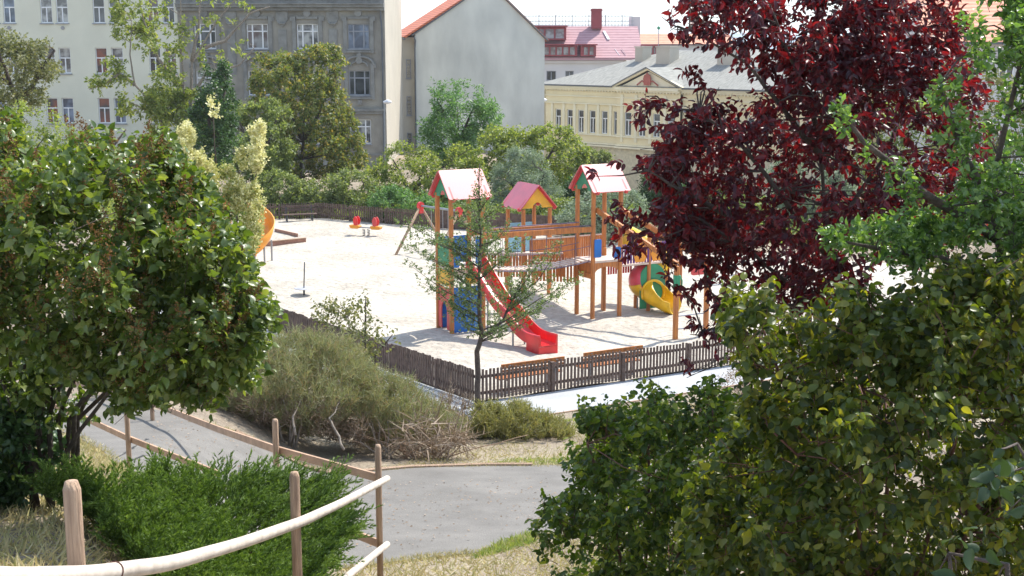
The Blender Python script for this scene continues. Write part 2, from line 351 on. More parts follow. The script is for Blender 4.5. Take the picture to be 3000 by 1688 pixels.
def shoot_leaves(g, O, Dr, L, K, size, kind='ovate', w=.3, droop=.4, out=.9, jit=.3, sag=.1, up=.5, rbias=None):
    n = len(O); Dr = nrmz(Dr); k = np.arange(K); t = (k + .6) / K
    ref = np.where(np.abs(Dr[:, 2:3]) > .9, npa([[1., 0, 0]]), npa([[0, 0, 1.]])); A = nrmz(np.cross(Dr, ref)); B = np.cross(Dr, A)
    L = np.broadcast_to(L, (n,)); ang = g.uniform(0, 6.28, n)[:, None] + k[None] * 2.4
    pos = O[:, None] + Dr[:, None] * (L[:, None] * t[None])[..., None]; pos[..., 2] -= sag * (t ** 2)[None] * L[:, None]
    side = A[:, None] * np.cos(ang)[..., None] + B[:, None] * np.sin(ang)[..., None]
    ax = Dr[:, None] * .6 + side * out + g.normal(0, jit, (n, K, 3)); ax[..., 2] -= droop
    nor = g.normal(0, .7, (n, K, 3)); nor[..., 2] += up
    sz = size * g.uniform(.45, 1.25, (n, K)) * (1 - .25 * t[None])
    r = g.uniform(0, 1, (n, K)) if rbias is None else np.clip(rbias[:, None] + g.uniform(-.25, .25, (n, K)), 0, 1)
    return leaves(pos.reshape(-1, 3), ax.reshape(-1, 3), nor.reshape(-1, 3), sz.ravel(), kind, w, r.ravel())
def twigs(mb, g, O, Dr, L, rad=.002, n=3):
    for o, d, l in zip(O, nrmz(Dr), np.broadcast_to(L, (len(O),))):
        mb.tube([o - d * l * .5, o + d * l * .4, o + d * l], [rad, rad * .7, rad * .3], n, False)
def limb(mb, pts, r0, r1, n=7, wob=.0, g=None):
    pts = [npa(p) for p in pts]; q = []
    for i in range(len(pts) - 1):
        for t in (0, .34, .67):
            p = pts[i] * (1 - t) + pts[i + 1] * t
            if wob and (i or t): p = p + g.normal(0, wob, 3)
            q.append(p)
    q.append(pts[-1]); m = len(q)
    mb.tube(q, [r0 + (r1 - r0) * i / (m - 1) for i in range(m)], n); return q

def plant(name, label, cat, base, crowns, leaf, K, size, kind='ovate', w=.3, L=.3, D=8, droop=.4, bark='bark', trunks=(), tr=(.04, .012),
          seed=1, up=.6, outw=.5, nlimb=40, limb_r=.01, group=None, out=.9, twig_r=.0, jit=.3, crown_name='crown', trunk_name='trunk', sag=.1, grad=False, rnear=None, rcr=None):
    """crowns: list of (poly, D, thick, n_shoots, clump). trunks: list of polylines (world points)."""
    g = np.random.default_rng(seed); base = npa(base); root = thing(name, label, cat, base, group=group)
    mbt = MB(); allv = []; Cs = []; Os = []; Ds = []
    for poly, D_, th, n, cl in crowns:
        pts, C = crown_pts(g, poly, D_, th, n, cl)
        cen = pts.mean(0); d = nrmz(pts - cen) * outw + g.normal(0, .5, pts.shape); d[:, 2] += up
        Os.append(pts); Ds.append(d); Cs.append(C)
        tip = pts + nrmz(d) * (L * .95); dz = CT * tip[:, 1] - ST * (tip[:, 2] - CAMZ); uu = 1500 + F * tip[:, 0] / dz; vv = 844 - F * (ST * tip[:, 1] + CT * (tip[:, 2] - CAMZ)) / dz
        ok = inpoly(uu, vv, poly) | (edist(uu, vv, poly) < (16 if D_ > 15 else .45 * L * F / D_)); Os[-1] = pts[ok]; Ds[-1] = d[ok]
    O = np.concatenate(Os); Dr = np.concatenate(Ds); C = np.concatenate(Cs)
    rb = None
    if rcr: rb = np.concatenate([np.full(len(o_), c_) + g.normal(0, .08, len(o_)) for o_, c_ in zip(Os, rcr)])
    if grad:
        z = O[:, 2]; rb = np.clip((z - z.min()) / (z.max() - z.min()), 0, 1)
    V, polys, at = shoot_leaves(g, O - base, Dr, L * g.uniform(.6, 1.3, len(O)), K, size, kind, w, droop, out, jit, sag, rbias=rb)
    npmesh(crown_name, V, [p for p in polys], M[leaf], root, at, smooth=(kind == 'ovate'))
    skel = []
    for t in trunks:
        skel += limb(mbt, [npa(p) - base for p in t], tr[0], tr[1], 8, tr[0] * .25, g)
    if nlimb and len(skel):
        S = np.array(skel); idx = g.choice(len(C), min(nlimb, len(C)), replace=False)
        for i in idx:
            c = C[i] - base; low = S[S[:, 2] < c[2] + .1] if (S[:, 2] < c[2] + .1).any() else S
            s = low[np.argmin(((low - c) ** 2).sum(1))]
            m = (s + c) / 2 + g.normal(0, .08, 3) * np.linalg.norm(c - s); m[2] -= .08 * np.linalg.norm(c - s) * (1 if up < 0 else -1)
            mbt.tube([s, m, c], [limb_r, limb_r * .7, limb_r * .3], 5, False)
    if twig_r: twigs(mbt, g, O[::3] - base, Dr[::3], L, twig_r)
    if mbt.v: mbt.build(trunk_name, M[bark], root, True)
    return root, g, O, C

# ================================================================== SETTING
def build_ground():
    xs = np.concatenate([-np.geomspace(6000, 15, 26), np.arange(-14.8, 15, .2), np.geomspace(15, 6000, 26)])
    ys = np.concatenate([[-60, -20, -8], np.arange(-4, 48, .2), np.arange(48, 120, 2.0), np.geomspace(121, 8000, 24)])
    X, Y = np.meshgrid(xs, ys); Z = T(X, Y); V = np.stack([X, Y, Z], -1).reshape(-1, 3)
    nx, ny = len(xs), len(ys); i = np.arange(nx * ny).reshape(ny, nx)
    q = np.stack([i[:-1, :-1], i[:-1, 1:], i[1:, 1:], i[1:, :-1]], -1).reshape(-1, 4)
    tag(npmesh('ground', V, [q], M['soil'], smooth=True), kind='structure')
build_ground()
def ruled(name, A, B, n, m, material, lift):
    def rs(Pl):
        Pl = npa(Pl)[:, :2]; d = np.concatenate([[0], np.cumsum(np.hypot(*np.diff(Pl, axis=0).T))]); s = np.linspace(0, d[-1], n)
        return np.stack([np.interp(s, d, Pl[:, 0]), np.interp(s, d, Pl[:, 1])], 1)
    a, b = rs(A), rs(B); g = np.random.default_rng(3)
    a = a + g.normal(0, .012, a.shape); b = b + g.normal(0, .012, b.shape)
    t = np.linspace(0, 1, m)[:, None, None]; XY = a[None] * (1 - t) + b[None] * t
    V = np.concatenate([XY, (T(XY[..., 0], XY[..., 1]) + lift)[..., None]], -1).reshape(-1, 3)
    i = np.arange(n * m).reshape(m, n); q = np.stack([i[:-1, :-1], i[:-1, 1:], i[1:, 1:], i[1:, :-1]], -1).reshape(-1, 4)
    return tag(npmesh(name, V, [q], material, smooth=True), kind='structure')
far_px = [(-200, 1165), (100, 1165), (400, 1185), (560, 1235), (759, 1296), (885, 1362), (960, 1385), (1060, 1382), (1200, 1370), (1420, 1364), (1660, 1366), (1900, 1360), (2200, 1355)]
near_px = [(-200, 1225), (60, 1235), (215, 1275), (300, 1322), (390, 1400), (600, 1500), (800, 1600), (1000, 1668), (1200, 1642), (1400, 1622), (1560, 1575), (1800, 1560), (2200, 1560)]
ruled('asphalt_path', [GT(*p) for p in far_px], [GT(*p) for p in near_px], 200, 40, M['asphalt'], .013)
# sand of the playground
SANDP = [C0, C0 + DR * 16.0, npa((17, 53)), G(925, 640)[:2], npa((-17, 66.6)), C0 + DL * 26]
SANDP = [npa(p) for p in SANDP]
def build_sand():
    bm = bmesh.new(); xs = np.arange(-19.6, 19.6, .2); ys = np.arange(32, 68, .2); g = np.random.default_rng(5)
    X, Y = np.meshgrid(xs, ys); Z = .035 + .026 * np.sin(X * 2.1 + np.sin(Y * 1.3) * 2) * np.cos(Y * 1.7 + np.sin(X * 1.1)) + .012 * np.sin(X * 5.3 + 2 * np.sin(Y * 3.1)) * np.sin(Y * 6.1 + X)
    Z += .05 * np.exp(-((X + 2.6) ** 2 + (Y - 40.2) ** 2) / .5)
    vs = [[bm.verts.new((X[j, i], Y[j, i], Z[j, i])) for i in range(len(xs))] for j in range(len(ys))]
    for j in range(len(ys) - 1):
        for i in range(len(xs) - 1): bm.faces.new((vs[j][i], vs[j][i + 1], vs[j + 1][i + 1], vs[j + 1][i]))
    c = sum(SANDP) / len(SANDP)
    for k in range(len(SANDP)):
        a, b = SANDP[k], SANDP[(k + 1) % len(SANDP)]; e = b - a; n = npa((e[1], -e[0]))
        if n @ (c - a) > 0: n = -n
        bmesh.ops.bisect_plane(bm, geom=bm.verts[:] + bm.edges[:] + bm.faces[:], plane_co=(a[0], a[1], 0), plane_no=(n[0], n[1], 0), clear_outer=True)
    me = bpy.data.meshes.new('sand'); bm.to_mesh(me); bm.free(); me.polygons.foreach_set('use_smooth', [True] * len(me.polygons)); me.materials.append(M['sand'])
    o = bpy.data.objects.new('sand', me); COL.objects.link(o); tag(o, kind='structure')
build_sand()
# pavement round the fence
def pave():
    A = [C0 + DL * 26 + NL * .02, C0 + (NL + NR) * .02, C0 + DR * 18 + NR * .02]
    k = 1.85; corner = C0 + (NL + NR) / (1 + NL @ NR) * k
    B = [C0 + DL * 26 + NL * k, corner, C0 + DR * 18 + NR * k]
    mb = MB()
    for i in range(2):
        n = 40
        for j in range(n):
            q = [A[i] + (A[i + 1] - A[i]) * j / n, A[i] + (A[i + 1] - A[i]) * (j + 1) / n, B[i] + (B[i + 1] - B[i]) * (j + 1) / n, B[i] + (B[i + 1] - B[i]) * j / n]
            mb.add([(p[0], p[1], .006) for p in q], [(0, 1, 2, 3)[::-1]])
    tag(mb.build('pavement', M['pave']), kind='structure')
    mb = MB()
    for i in range(2): mb.bar((*B[i], .0), (*B[i + 1], .0), .06, .05)
    tag(mb.build('kerb', M['tan']), kind='structure')
pave()
pts = [GT(*p) + npa((0, 0, .03)) for p in [(690, 1268), (760, 1300), (885, 1368), (960, 1390), (1060, 1385), (1200, 1373), (1420, 1366), (1560, 1366)]]
mb = MB(); mb.tube(pts, .035, 5); tag(mb.build('path_edging', M['tan']), kind='structure')
# far hills
mb = MB(); hx = np.linspace(-1500, 1700, 60)
hz = [10 + 9 * math.exp(-((x - 500) / 260) ** 2) + 3 * math.sin(x / 150) + 4 * math.exp(-((x - 1200) / 300) ** 2) for x in hx]
mb.add([(x, 2600, -8) for x in hx] + [(x, 2900, z + 6) for x, z in zip(hx, hz)] + [(x, 3600, -8) for x in hx],
       [(i, i + 1, i + 61, i + 60) for i in range(59)] + [(i + 60, i + 61, i + 121, i + 120) for i in range(59)])
tag(mb.build('hills', M['hill'], smooth=True), kind='structure')

# ================================================================== BUILDINGS
def facade(parent, name, o, u, W, z0, z1, holes, material, depth=.22, thick=.3):
    """wall in plane through o along unit u; outward normal = (u.y,-u.x). holes (u0,u1,z0,z1)."""
    u = Vector((u[0], u[1], 0)).normalized(); nrm = Vector((u.y, -u.x, 0)); o = Vector((o[0], o[1], 0)); mb = MB()
    us = sorted(set([0, W] + [h[0] for h in holes] + [h[1] for h in holes])); zs = sorted(set([z0, z1] + [h[2] for h in holes] + [h[3] for h in holes]))
    pt = lambda a, z, d=0: o + u * a + Vector((0, 0, z)) - nrm * d
    for i in range(len(us) - 1):
        for j in range(len(zs) - 1):
            cu, cz = (us[i] + us[i + 1]) / 2, (zs[j] + zs[j + 1]) / 2
            if any(h[0] < cu < h[1] and h[2] < cz < h[3] for h in holes): continue
            mb.add([pt(us[i], zs[j]), pt(us[i + 1], zs[j]), pt(us[i + 1], zs[j + 1]), pt(us[i], zs[j + 1])], [(0, 1, 2, 3)])
    for a, b, c, d in holes:
        q = [(a, c), (b, c), (b, d), (a, d)]
        for k in range(4):
            p1, p2 = q[k], q[(k + 1) % 4]
            mb.add([pt(*p1), pt(*p2), pt(p2[0], p2[1], depth), pt(p1[0], p1[1], depth)], [(0, 3, 2, 1)])
    mb.add([pt(0, z0, thick + 6), pt(W, z0, thick + 6), pt(W, z1, thick + 6), pt(0, z1, thick + 6)], [(3, 2, 1, 0)])
    return mb.build(name, material, parent)
def win(parent, o, u, a, b, z0, z1, cols=2, transom=.35, depth=.16, fr=.07, frame='white', glass='glass', sill=True, mid=None, midcol=None):
    u = Vector((u[0], u[1], 0)).normalized(); nrm = Vector((u.y, -u.x, 0)); o = Vector((o[0], o[1], 0)); ang = math.atan2(u.y, u.x)
    w = b - a; h = z1 - z0; c = o + u * (a + b) / 2 - nrm * depth; mb = MB()
    for z, hh in ((z0 + fr / 2, fr), (z1 - fr / 2, fr)): mb.box(c + Vector((0, 0, z)), (w, .08, hh), ang)
    hv = h - 2 * fr
    for s in (-1, 1): mb.box(c + u * s * (w / 2 - fr / 2) + Vector((0, 0, (z0 + z1) / 2)), (fr, .08, hv), ang)
    zt = z1 - transom * h if transom else z1 - fr
    if transom: mb.box(c + nrm * .012 + Vector((0, 0, zt)), (w - 2 * fr, .08, fr * 1.3), ang)
    if cols == 2: xs = [0]
    elif cols == 3: xs = [-w / 4.2, w / 4.2]
    else: xs = []
    for x in xs: mb.box(c + nrm * .006 + u * x + Vector((0, 0, (z0 + (zt if cols == 2 else z1)) / 2)), (fr * (1.25 if cols == 2 else 1.5), .08, (zt if cols == 2 else z1) - z0 - 1.2 * fr), ang)
    f = mb.build('window', M[frame], parent)
    m2 = MB(); m2.box(c - nrm * .03 + Vector((0, 0, (z0 + z1) / 2)), (w - .02, .02, h - .02), ang); m2.build('pane', M[glass], f)
    if sill:
        m3 = MB(); m3.box(o + u * (a + b) / 2 + nrm * .04 + Vector((0, 0, z0 - .05)), (w + .12, .18, .07), ang); m3.build('sill', M['sill'], f)
    return f
X = lambda px, py, Y: float(P(px, py, Y)[0]); Zp = lambda py, Y: float(P(1500, py, Y)[2])
rb = random.Random(3)
# --- cream building on the left
YB = 97.0
cb = thing('apartment_building', 'long cream plastered apartment building with paired white windows and grey plinth', 'building', (-32, YB, 0))
o0 = npa((-46 + 32, 0)); xl0 = -46.0; xr0 = X(528, 200, YB)
cols = [X(c, 178, YB) for c in (-168, -122, -10, 36, 144, 190, 297, 344, 454, 500)]
ztop = [Zp(140, YB), Zp(287, YB)]; st = ztop[0] - ztop[1]; rows = [(ztop[1] - 1.82, ztop[1]), (ztop[0] - 1.82, ztop[0]), (ztop[0] + st - 1.82, ztop[0] + st), (ztop[0] + 2 * st - 1.82, ztop[0] + 2 * st)]
holes = []
for c in cols:
    for a, b in rows: holes.append((c - .42 - xl0, c + .42 - xl0, a, b))
bw = (X(443, 455, YB) - xl0, X(486, 455, YB) - xl0, Zp(474, YB), Zp(447, YB))
zpl = Zp(438, YB)
facade(cb, 'wall', (xl0 + 32, 0), (1, 0), xr0 - xl0, zpl, 17.5, holes, M['cream'])
facade(cb, 'plinth', (xl0 + 32, -.06), (1, 0), xr0 - xl0, -.5, zpl, [bw], M['plinth'])
for i, h in enumerate(holes): win(cb, (xl0 + 32, 0), (1, 0), *h, transom=.4, fr=.06, glass=rb.choice(['glass', 'glassr', 'glassc', 'glassw', 'glassb', 'glass']))
win(cb, (xl0 + 32, -.06), (1, 0), *bw, transom=0, fr=.06)
mb = MB()
for c in (X(27, 80, YB), X(184, 82, YB), X(307, 238, YB)): mb.tube([(c + 32, .02, Zp(82, YB) if c < X(250, 80, YB) else Zp(238, YB)), (c + 32, -.08, Zp(82, YB) if c < X(250, 80, YB) else Zp(238, YB))], .13, 10)
mb.build('air_vent', M['plinth'], cb)
# --- grey building
gb = thing('apartment_building', 'weathered grey stucco apartment building with ornate window surrounds and pale side wall', 'building', (-16, YB, 0))
gx0 = xr0; gx1 = X(1130, 200, YB); wc = [X(c, 105, YB) for c in (602, 755, 902, 1051)]
zr = [(Zp(143, YB), Zp(70, YB)), (Zp(279, YB), Zp(207, YB)), (Zp(421, YB), Zp(350, YB))]
gh = [(c - .76 - gx0, c + .76 - gx0, a, b) for c in wc for a, b in zr]
zc = Zp(22, YB)
facade(gb, 'wall', (gx0 + 16, -.12), (1, 0), gx1 - gx0, -.5, zc, gh, M['greyst'])
for k, h in enumerate(gh): win(gb, (gx0 + 16, -.12), (1, 0), *h, cols=3, transom=.3, fr=.065, frame='sill' if k in (9, 10) else 'white', glass=('glass', 'glassw', 'glass', 'glassc', 'glassb')[k % 5])
mb = MB(); cxm = (gx0 + gx1) / 2 + 16; W = gx1 - gx0
mb.box((cxm, -.35, zc + .10), (W, .7, .2)); mb.box((cxm, -.25, zc - .12), (W, .42, .22)); mb.box((cxm, -.42, zc + .24), (W, .85, .08))
mb.build('cornice', M['greyorn'], gb)
mb = MB(); z3 = Zp(322, YB); mb.box((cxm, -.24, z3), (W, .28, .2)); mb.box((cxm, -.20, z3 - .2), (W, .16, .18)); mb.box((cxm, -.17, Zp(453, YB)), (W, .12, .12)); mb.build('string_course', M['greyorn'], gb)
for c in wc:                                              # stucco surrounds and crests
    for r, (a, b) in enumerate(zr[:2]):
        mb = MB(); x = c + 16
        for s in (-1, 1):
            mb.box((x + s * .95, -.18, (a + b) / 2 + .15), (.26, .10, b - a + .5)); mb.box((x + s * 1.02, -.2, b + .35), (.4, .12, .3)); mb.tube([(x + s * .98, -.15, a - .2), (x + s * .98, -.28, a - .2)], .13, 10)
        mb.box((x, -.22, a - .2), (1.75, .2, .14)); mb.box((x, -.2, a - .5), (.3, .2, .35))
        if r == 0:
            mb.box((x, -.19, b + .42), (1.5, .12, .16)); mb.tube([(x, -.15, b + .75), (x, -.3, b + .75)], .27, 12); mb.box((x, -.21, b + 1.05), (.22, .14, .3))
        else:
            mb.tube([(x + 1.05 * math.cos(t), -.22, b + .38 + .62 * math.sin(t)) for t in np.linspace(0, math.pi, 11)], .09, 6)
            mb.tube([(x + .6 * math.cos(t), -.2, b + .3 + .35 * math.sin(t)) for t in np.linspace(0, math.pi, 9)], .07, 6)
            mb.tube([(x, -.15, b + .72), (x, -.32, b + .72)], .24, 10); mb.box((x, -.21, b + 1.1), (.2, .14, .4), 0, Matrix.Rotation(R(45), 3, 'Y'))
        mb.build('window_surround', M['greyorn'], gb)
for c in [(wc[0] + wc[1]) / 2, (wc[1] + wc[2]) / 2, (wc[2] + wc[3]) / 2]:
    mb = MB(); x = c + 16; zt = zc - .25
    mb.prism([(-.42, 0), (.42, 0), (.42, -.55), (.2, -1.0), (0, -1.12), (-.2, -1.0), (-.42, -.55)], (x, -.12, zt), (1, 0, 0), (0, 0, 1), (0, -.1, 0))
    mb.tube([(x - .3, -.2, zt - .75), (x - .15, -.28, zt - .9), (x + .15, -.28, zt - .9), (x + .3, -.2, zt - .75)], .07, 6); mb.box((x, -.16, zt - 2.9), (.6, .07, 3.2))
    mb.build('pilaster', M['greyorn'], gb)
mb = MB(); mb.prism([(0, -.5), (14.6, -.5), (14.6, zc + 3.5), (0, zc + 3.5)], (gx1 + 16, -.1, 0), (0, 1, 0), (0, 0, 1), (-.35, 0, 0)); mb.build('side_wall', M['firewall'], gb)
mb = MB(); px_ = lambda p: X(p, 10, YB) + 16
mb.prism([(px_(735), 0), (px_(955), 0), (px_(930), .25), (px_(905), .75), (px_(880), 1.15), (px_(845), 1.3), (px_(810), 1.15), (px_(785), .75), (px_(760), .25)], (0, -.3, zc + .285), (1, 0, 0), (0, 0, 1), (0, .3, 0)); mb.build('parapet_gable', M['greyorn'], gb)
mb = MB(); mb.box((cxm, -.30, zc + .44), (W, .5, .30)); mb.build('attic_band', M['greyorn'], gb); mb = MB(); zz = zc + .60; mb.add([(gx0 + 16, -.55, zz), (gx1 + 15.62, -.55, zz), (gx1 + 15.62, 2.2, zz + 3.3), (gx0 + 16, 2.2, zz + 3.3)], [(0, 1, 2, 3)]); mb.box(((gx0 + gx1) / 2 + 15.8, -.62, zz + .03), (W - .4, .12, .12)); mb.build('roof', M['dkred'], gb)
mb = MB(); mb.tube([(gx1 + 15.72, -.3, zc), (gx1 + 15.72, -.25, zc - .7), (gx1 + 15.80, -.25, zc - 1.5), (gx1 + 15.80, -.25, 0)], .06, 6); mb.build('drainpipe', M['gutter'], gb)
# --- gable building
c10, s10 = math.cos(R(10)), math.sin(R(10)); GX, GY = X(1216, 98, 112), 112.0
gg = thing('apartment_building', 'pale grey green blank gable wall building with orange tiled roof beside it', 'building', (GX, GY, 0), R(10))
wg = 10.92; ze = Zp(98, GY); ze2 = float(P(1588, 114, 113.9)[2]); zap = float(P(1428, -47, 113.1)[2]); ap = 6.2
mb = MB(); mb.prism([(0, -6), (wg, -6), (wg, ze2), (ap, zap), (0, ze)], (0, 0, 0), (1, 0, 0), (0, 0, 1), (0, 13, 0)); mb.build('wall', M['gable'], gg)
mb = MB(); mb.box((-.62, 7.0, ze / 2 - .25), (1.22, 12.6, ze - .1)); mb.build('side_wing', M['firewall'], gg)
def slab(mb, a, b, c, d, t):
    a, b, c, d = map(Vector, (a, b, c, d)); n = (b - a).cross(d - a).normalized() * t
    mb.add([a, b, c, d, a + n, b + n, c + n, d + n], [(3, 2, 1, 0), (4, 5, 6, 7), (0, 1, 5, 4), (1, 2, 6, 5), (2, 3, 7, 6), (3, 0, 4, 7)])
mb = MB(); k = (zap - ze) / ap
slab(mb, (-.85, -.12, ze - .6 * k), (ap, -.12, zap + .03), (ap, 13.2, zap + .03), (-.85, 13.2, ze - .6 * k), .16)
k2 = (zap - ze2) / (wg - ap); slab(mb, (ap, -.12, zap + .03), (wg + .25, -.12, ze2 - .22 * k2), (wg + .25, 13.2, ze2 - .22 * k2), (ap, 13.2, zap + .03), .16)
rf = mb.build('roof', M['tiles'], gg)
mb = MB(); mb.tube([(-.3, -.17, ze - .3 * k), (ap, -.17, zap + .1), (wg + .25, -.17, ze2 - .15 * k2)], .07, 6)
mb.tube([(-.1, -.14, ze - .25), (-.0, -.14, ze - .6), (-.05, -.16, ze - 1.2), (-.05, -.16, 0)], .07, 6); mb.tube([(-.9, -.3, ze - .72 * k), (-.9, 13, ze - .72 * k)], .08, 6); mb.build('gutter', M['gutter'], gg)
for i, (dx, dy) in enumerate(((1.7, 2.5), (2.6, 3.2))):
    z = ze + dx * k + .22; mb = MB(); mb.box((dx, dy, z), (.9, .55, .06), rot=Matrix.Rotation(-math.atan(k), 3, 'Y')); mb.build('skylight', M['white'], rf)
for zz_ in (Zp(202, 112), Zp(311, 112), Zp(418, 112)): win(gg, (-1.22, .70), (1, 0), .50, .90, zz_ - .78, zz_ + .78, cols=0, transom=.3, fr=.05, depth=-.02, frame='sill')
# --- yellow building
yo = npa((3.1, 132.0)); yu = npa((.73, -.68)); yu /= np.linalg.norm(yu); ya = math.atan2(yu[1], yu[0])
yb = thing('civic_building', 'two storey yellow civic building with pediment and pale metal hip roof', 'building', (*yo, -6), ya)
ZE = Zp(249, 132) + 6; S = lambda px: float((132 * (px - 1500) / F - 3.1) / (yu[0] - yu[1] * (px - 1500) / F))
LEN = 34.0; wz0, wz1 = Zp(392, 127) + 6, Zp(325, 127) + 6; zs0 = wz0 - .9
hs = [(S(p) - .36, S(p) + .36, wz0, wz1) for p in (1634, 1668, 1700, 1734, 1769, 1805)]
sp = S(1812); se = S(1996)
hs2 = [(x - .4, x + .4, wz0, wz1) for x in np.linspace(sp + 1.3, se - 1.0, 4)]; hs3 = [(x - .36, x + .36, wz0, wz1) for x in np.arange(se + 1.2, LEN - 1, 1.5)]
facade(yb, 'wall', (0, 0), (1, 0), sp, zs0, ZE, hs, M['yell']); facade(yb, 'wall', (sp, -.35), (1, 0), se - sp, zs0, ZE, [(a - sp, b - sp, c, d) for a, b, c, d in hs2], M['yell'])
facade(yb, 'wall', (se, 0), (1, 0), LEN - se, zs0, ZE, [(a - se, b - se, c, d) for a, b, c, d in hs3], M['yell'])
for a, b, c, d in hs + hs3: win(yb, (0, 0), (1, 0), a, b, c, d, transom=.33, fr=.07, sill=False)
for a, b, c, d in hs2: win(yb, (0, -.35), (1, 0), a, b, c, d, transom=.33, fr=.07, sill=False)
def arch_openings(x0, x1, step): return [(x - .45, x + .45, .8, 2.9) for x in np.arange(x0, x1, step)]
al = arch_openings(1.9, sp, 1.46)
facade(yb, 'ground_storey', (0, .02), (1, 0), sp, -1, zs0 - .3, al, M['rust']); facade(yb, 'ground_storey', (sp, -.33), (1, 0), se - sp, -1, zs0 - .3, [], M['rust']); facade(yb, 'ground_storey', (se, .02), (1, 0), LEN - se, -1, zs0 - .3, [], M['rust'])
for a, b, c, d in al: win(yb, (0, .02), (1, 0), a, b, c, d, transom=.3, fr=.06, sill=False)
mb = MB(); mb.prism([(0, -1), (18, -1), (18, ZE), (0, ZE)], (0, .0, 0), (0, 1, 0), (0, 0, 1), (.3, 0, 0)); mb.build('end_wall', M['yell'], yb)
mb = MB()
for (x0, x1, y) in ((0, sp, 0), (sp, se, -.35), (se, LEN, 0)):
    c = (x0 + x1) / 2; w = x1 - x0
    for z, dpt, hh in ((ZE - .1, .45, .2), (ZE - .28, .28, .16), (ZE - .95, .14, .1), (wz1 + .62, .2, .1), (wz0 - .12, .16, .12), (zs0 - .02, .22, .14), (zs0 - .22, .34, .16)):
        mb.box((c, y - dpt / 2 - .001, z), (w, dpt, hh))
xs_ = [h[0] - .36 for h in hs] + [hs[-1][1] + .36]
for x in xs_: mb.box((x, -.05, (wz0 + wz1) / 2 + .2), (.28, .1, wz1 - wz0 + .7))
for x in np.arange(.3, LEN, .35):
    y = -.35 if sp < x < se else 0; mb.box((x, y - .19, ZE - .42), (.14, .16, .1))
for a, b, c, d in hs2: mb.box((a - .28, -.4, (c + d) / 2 + .5), (.3, .1, d - c + 2.2))
mb.build('trim', M['yellt'], yb)
pc = (sp + se) / 2; hw = (se - sp) / 2 + .3; zpk = float(P(1897, 203, 122)[2]) + 6
mb = MB(); mb.prism([(pc - hw + .5, ZE + .02), (pc + hw - .5, ZE + .02), (pc, zpk - .25)], (0, -.3, 0), (1, 0, 0), (0, 0, 1), (0, .2, 0)); mb.build('pediment', M['yellt'], yb)
mb = MB()
for s in (-1, 1): mb.bar((pc + s * hw, -.42, ZE + .08), (pc, -.42, zpk), .3, .16)
mb.bar((pc - hw, -.5, ZE + .02), (pc + hw, -.5, ZE + .02), .4, .12); mb.build('pediment_moulding', M['yell'], yb)
mb = MB(); zc_ = (ZE + zpk) / 2 - .1
mb.prism([(-.35, -.5), (.35, -.5), (.42, .1), (.3, .42), (.12, .5), (0, .66), (-.12, .5), (-.3, .42), (-.42, .1)], (pc, -.5, zc_), (1, 0, 0), (0, 0, 1), (0, -.12, 0)); mb.tube([(pc - 1.2, -.5, zc_ - .5), (pc - .6, -.55, zc_ - .1), (pc, -.55, zc_ - .4), (pc + .6, -.55, zc_ - .1), (pc + 1.2, -.5, zc_ - .5)], .07, 6); mb.build('crest', M['crest'], yb)
mb = MB(); zrd = float(P(1900, 146, 140)[2]) + 6; dpt = 18
mb.add([(-.5, -.5, ZE + .1), (LEN, -.5, ZE + .1), (LEN, dpt, ZE + .1), (-.5, dpt, ZE + .1), (8.6, dpt / 2, zrd), (LEN - 8, dpt / 2, zrd)], [(0, 1, 5, 4), (1, 2, 5), (2, 3, 4, 5), (3, 0, 4), (3, 2, 1, 0)])
yr_ = (zpk - ZE - .1) / (zrd - ZE - .1) * (dpt / 2 + .5) - .5
mb.add([(pc - hw, -.6, ZE + .14), (pc + hw, -.6, ZE + .14), (pc, -.6, zpk + .14), (pc, yr_ + .9, zpk + .14), (pc - hw, .6, ZE + .14), (pc + hw, .6, ZE + .14)], [(0, 2, 3, 4), (1, 5, 3, 2)])
yrf = mb.build('roof', M['metroof'], yb)
mb = MB(); mb.bar((-.5, -.55, ZE + .06), (sp - .2, -.55, ZE + .06), .16, .14); mb.bar((se + .2, -.55, ZE + .06), (LEN, -.55, ZE + .06), .16, .14)
for s in (-1, 1): mb.bar((pc + s * hw, -.78, ZE + .14), (pc, -.78, zpk + .16), .08, .08)
mb.build('gutter', M['gutter'], yb)
for (sx, sy, w, d, h) in ((7.2, 6.5, .9, 1.4, 1.5), (10.5, 6.0, 1.6, 1.5, 1.7), (17.5, 6.0, 1.6, 1.5, 1.8), (24, 6, 1.2, 1.4, 1.6)):
    zz = ZE + .1 + (sy + .5) / (dpt / 2 + .5) * (zrd - ZE - .1); mb = MB(); mb.box((sx, sy, zz + h / 2 - .4), (w, d, h)); mb.box((sx, sy, zz + h - .32), (w + .15, d + .15, .12)); mb.build('chimney', M['firewall'], yrf)
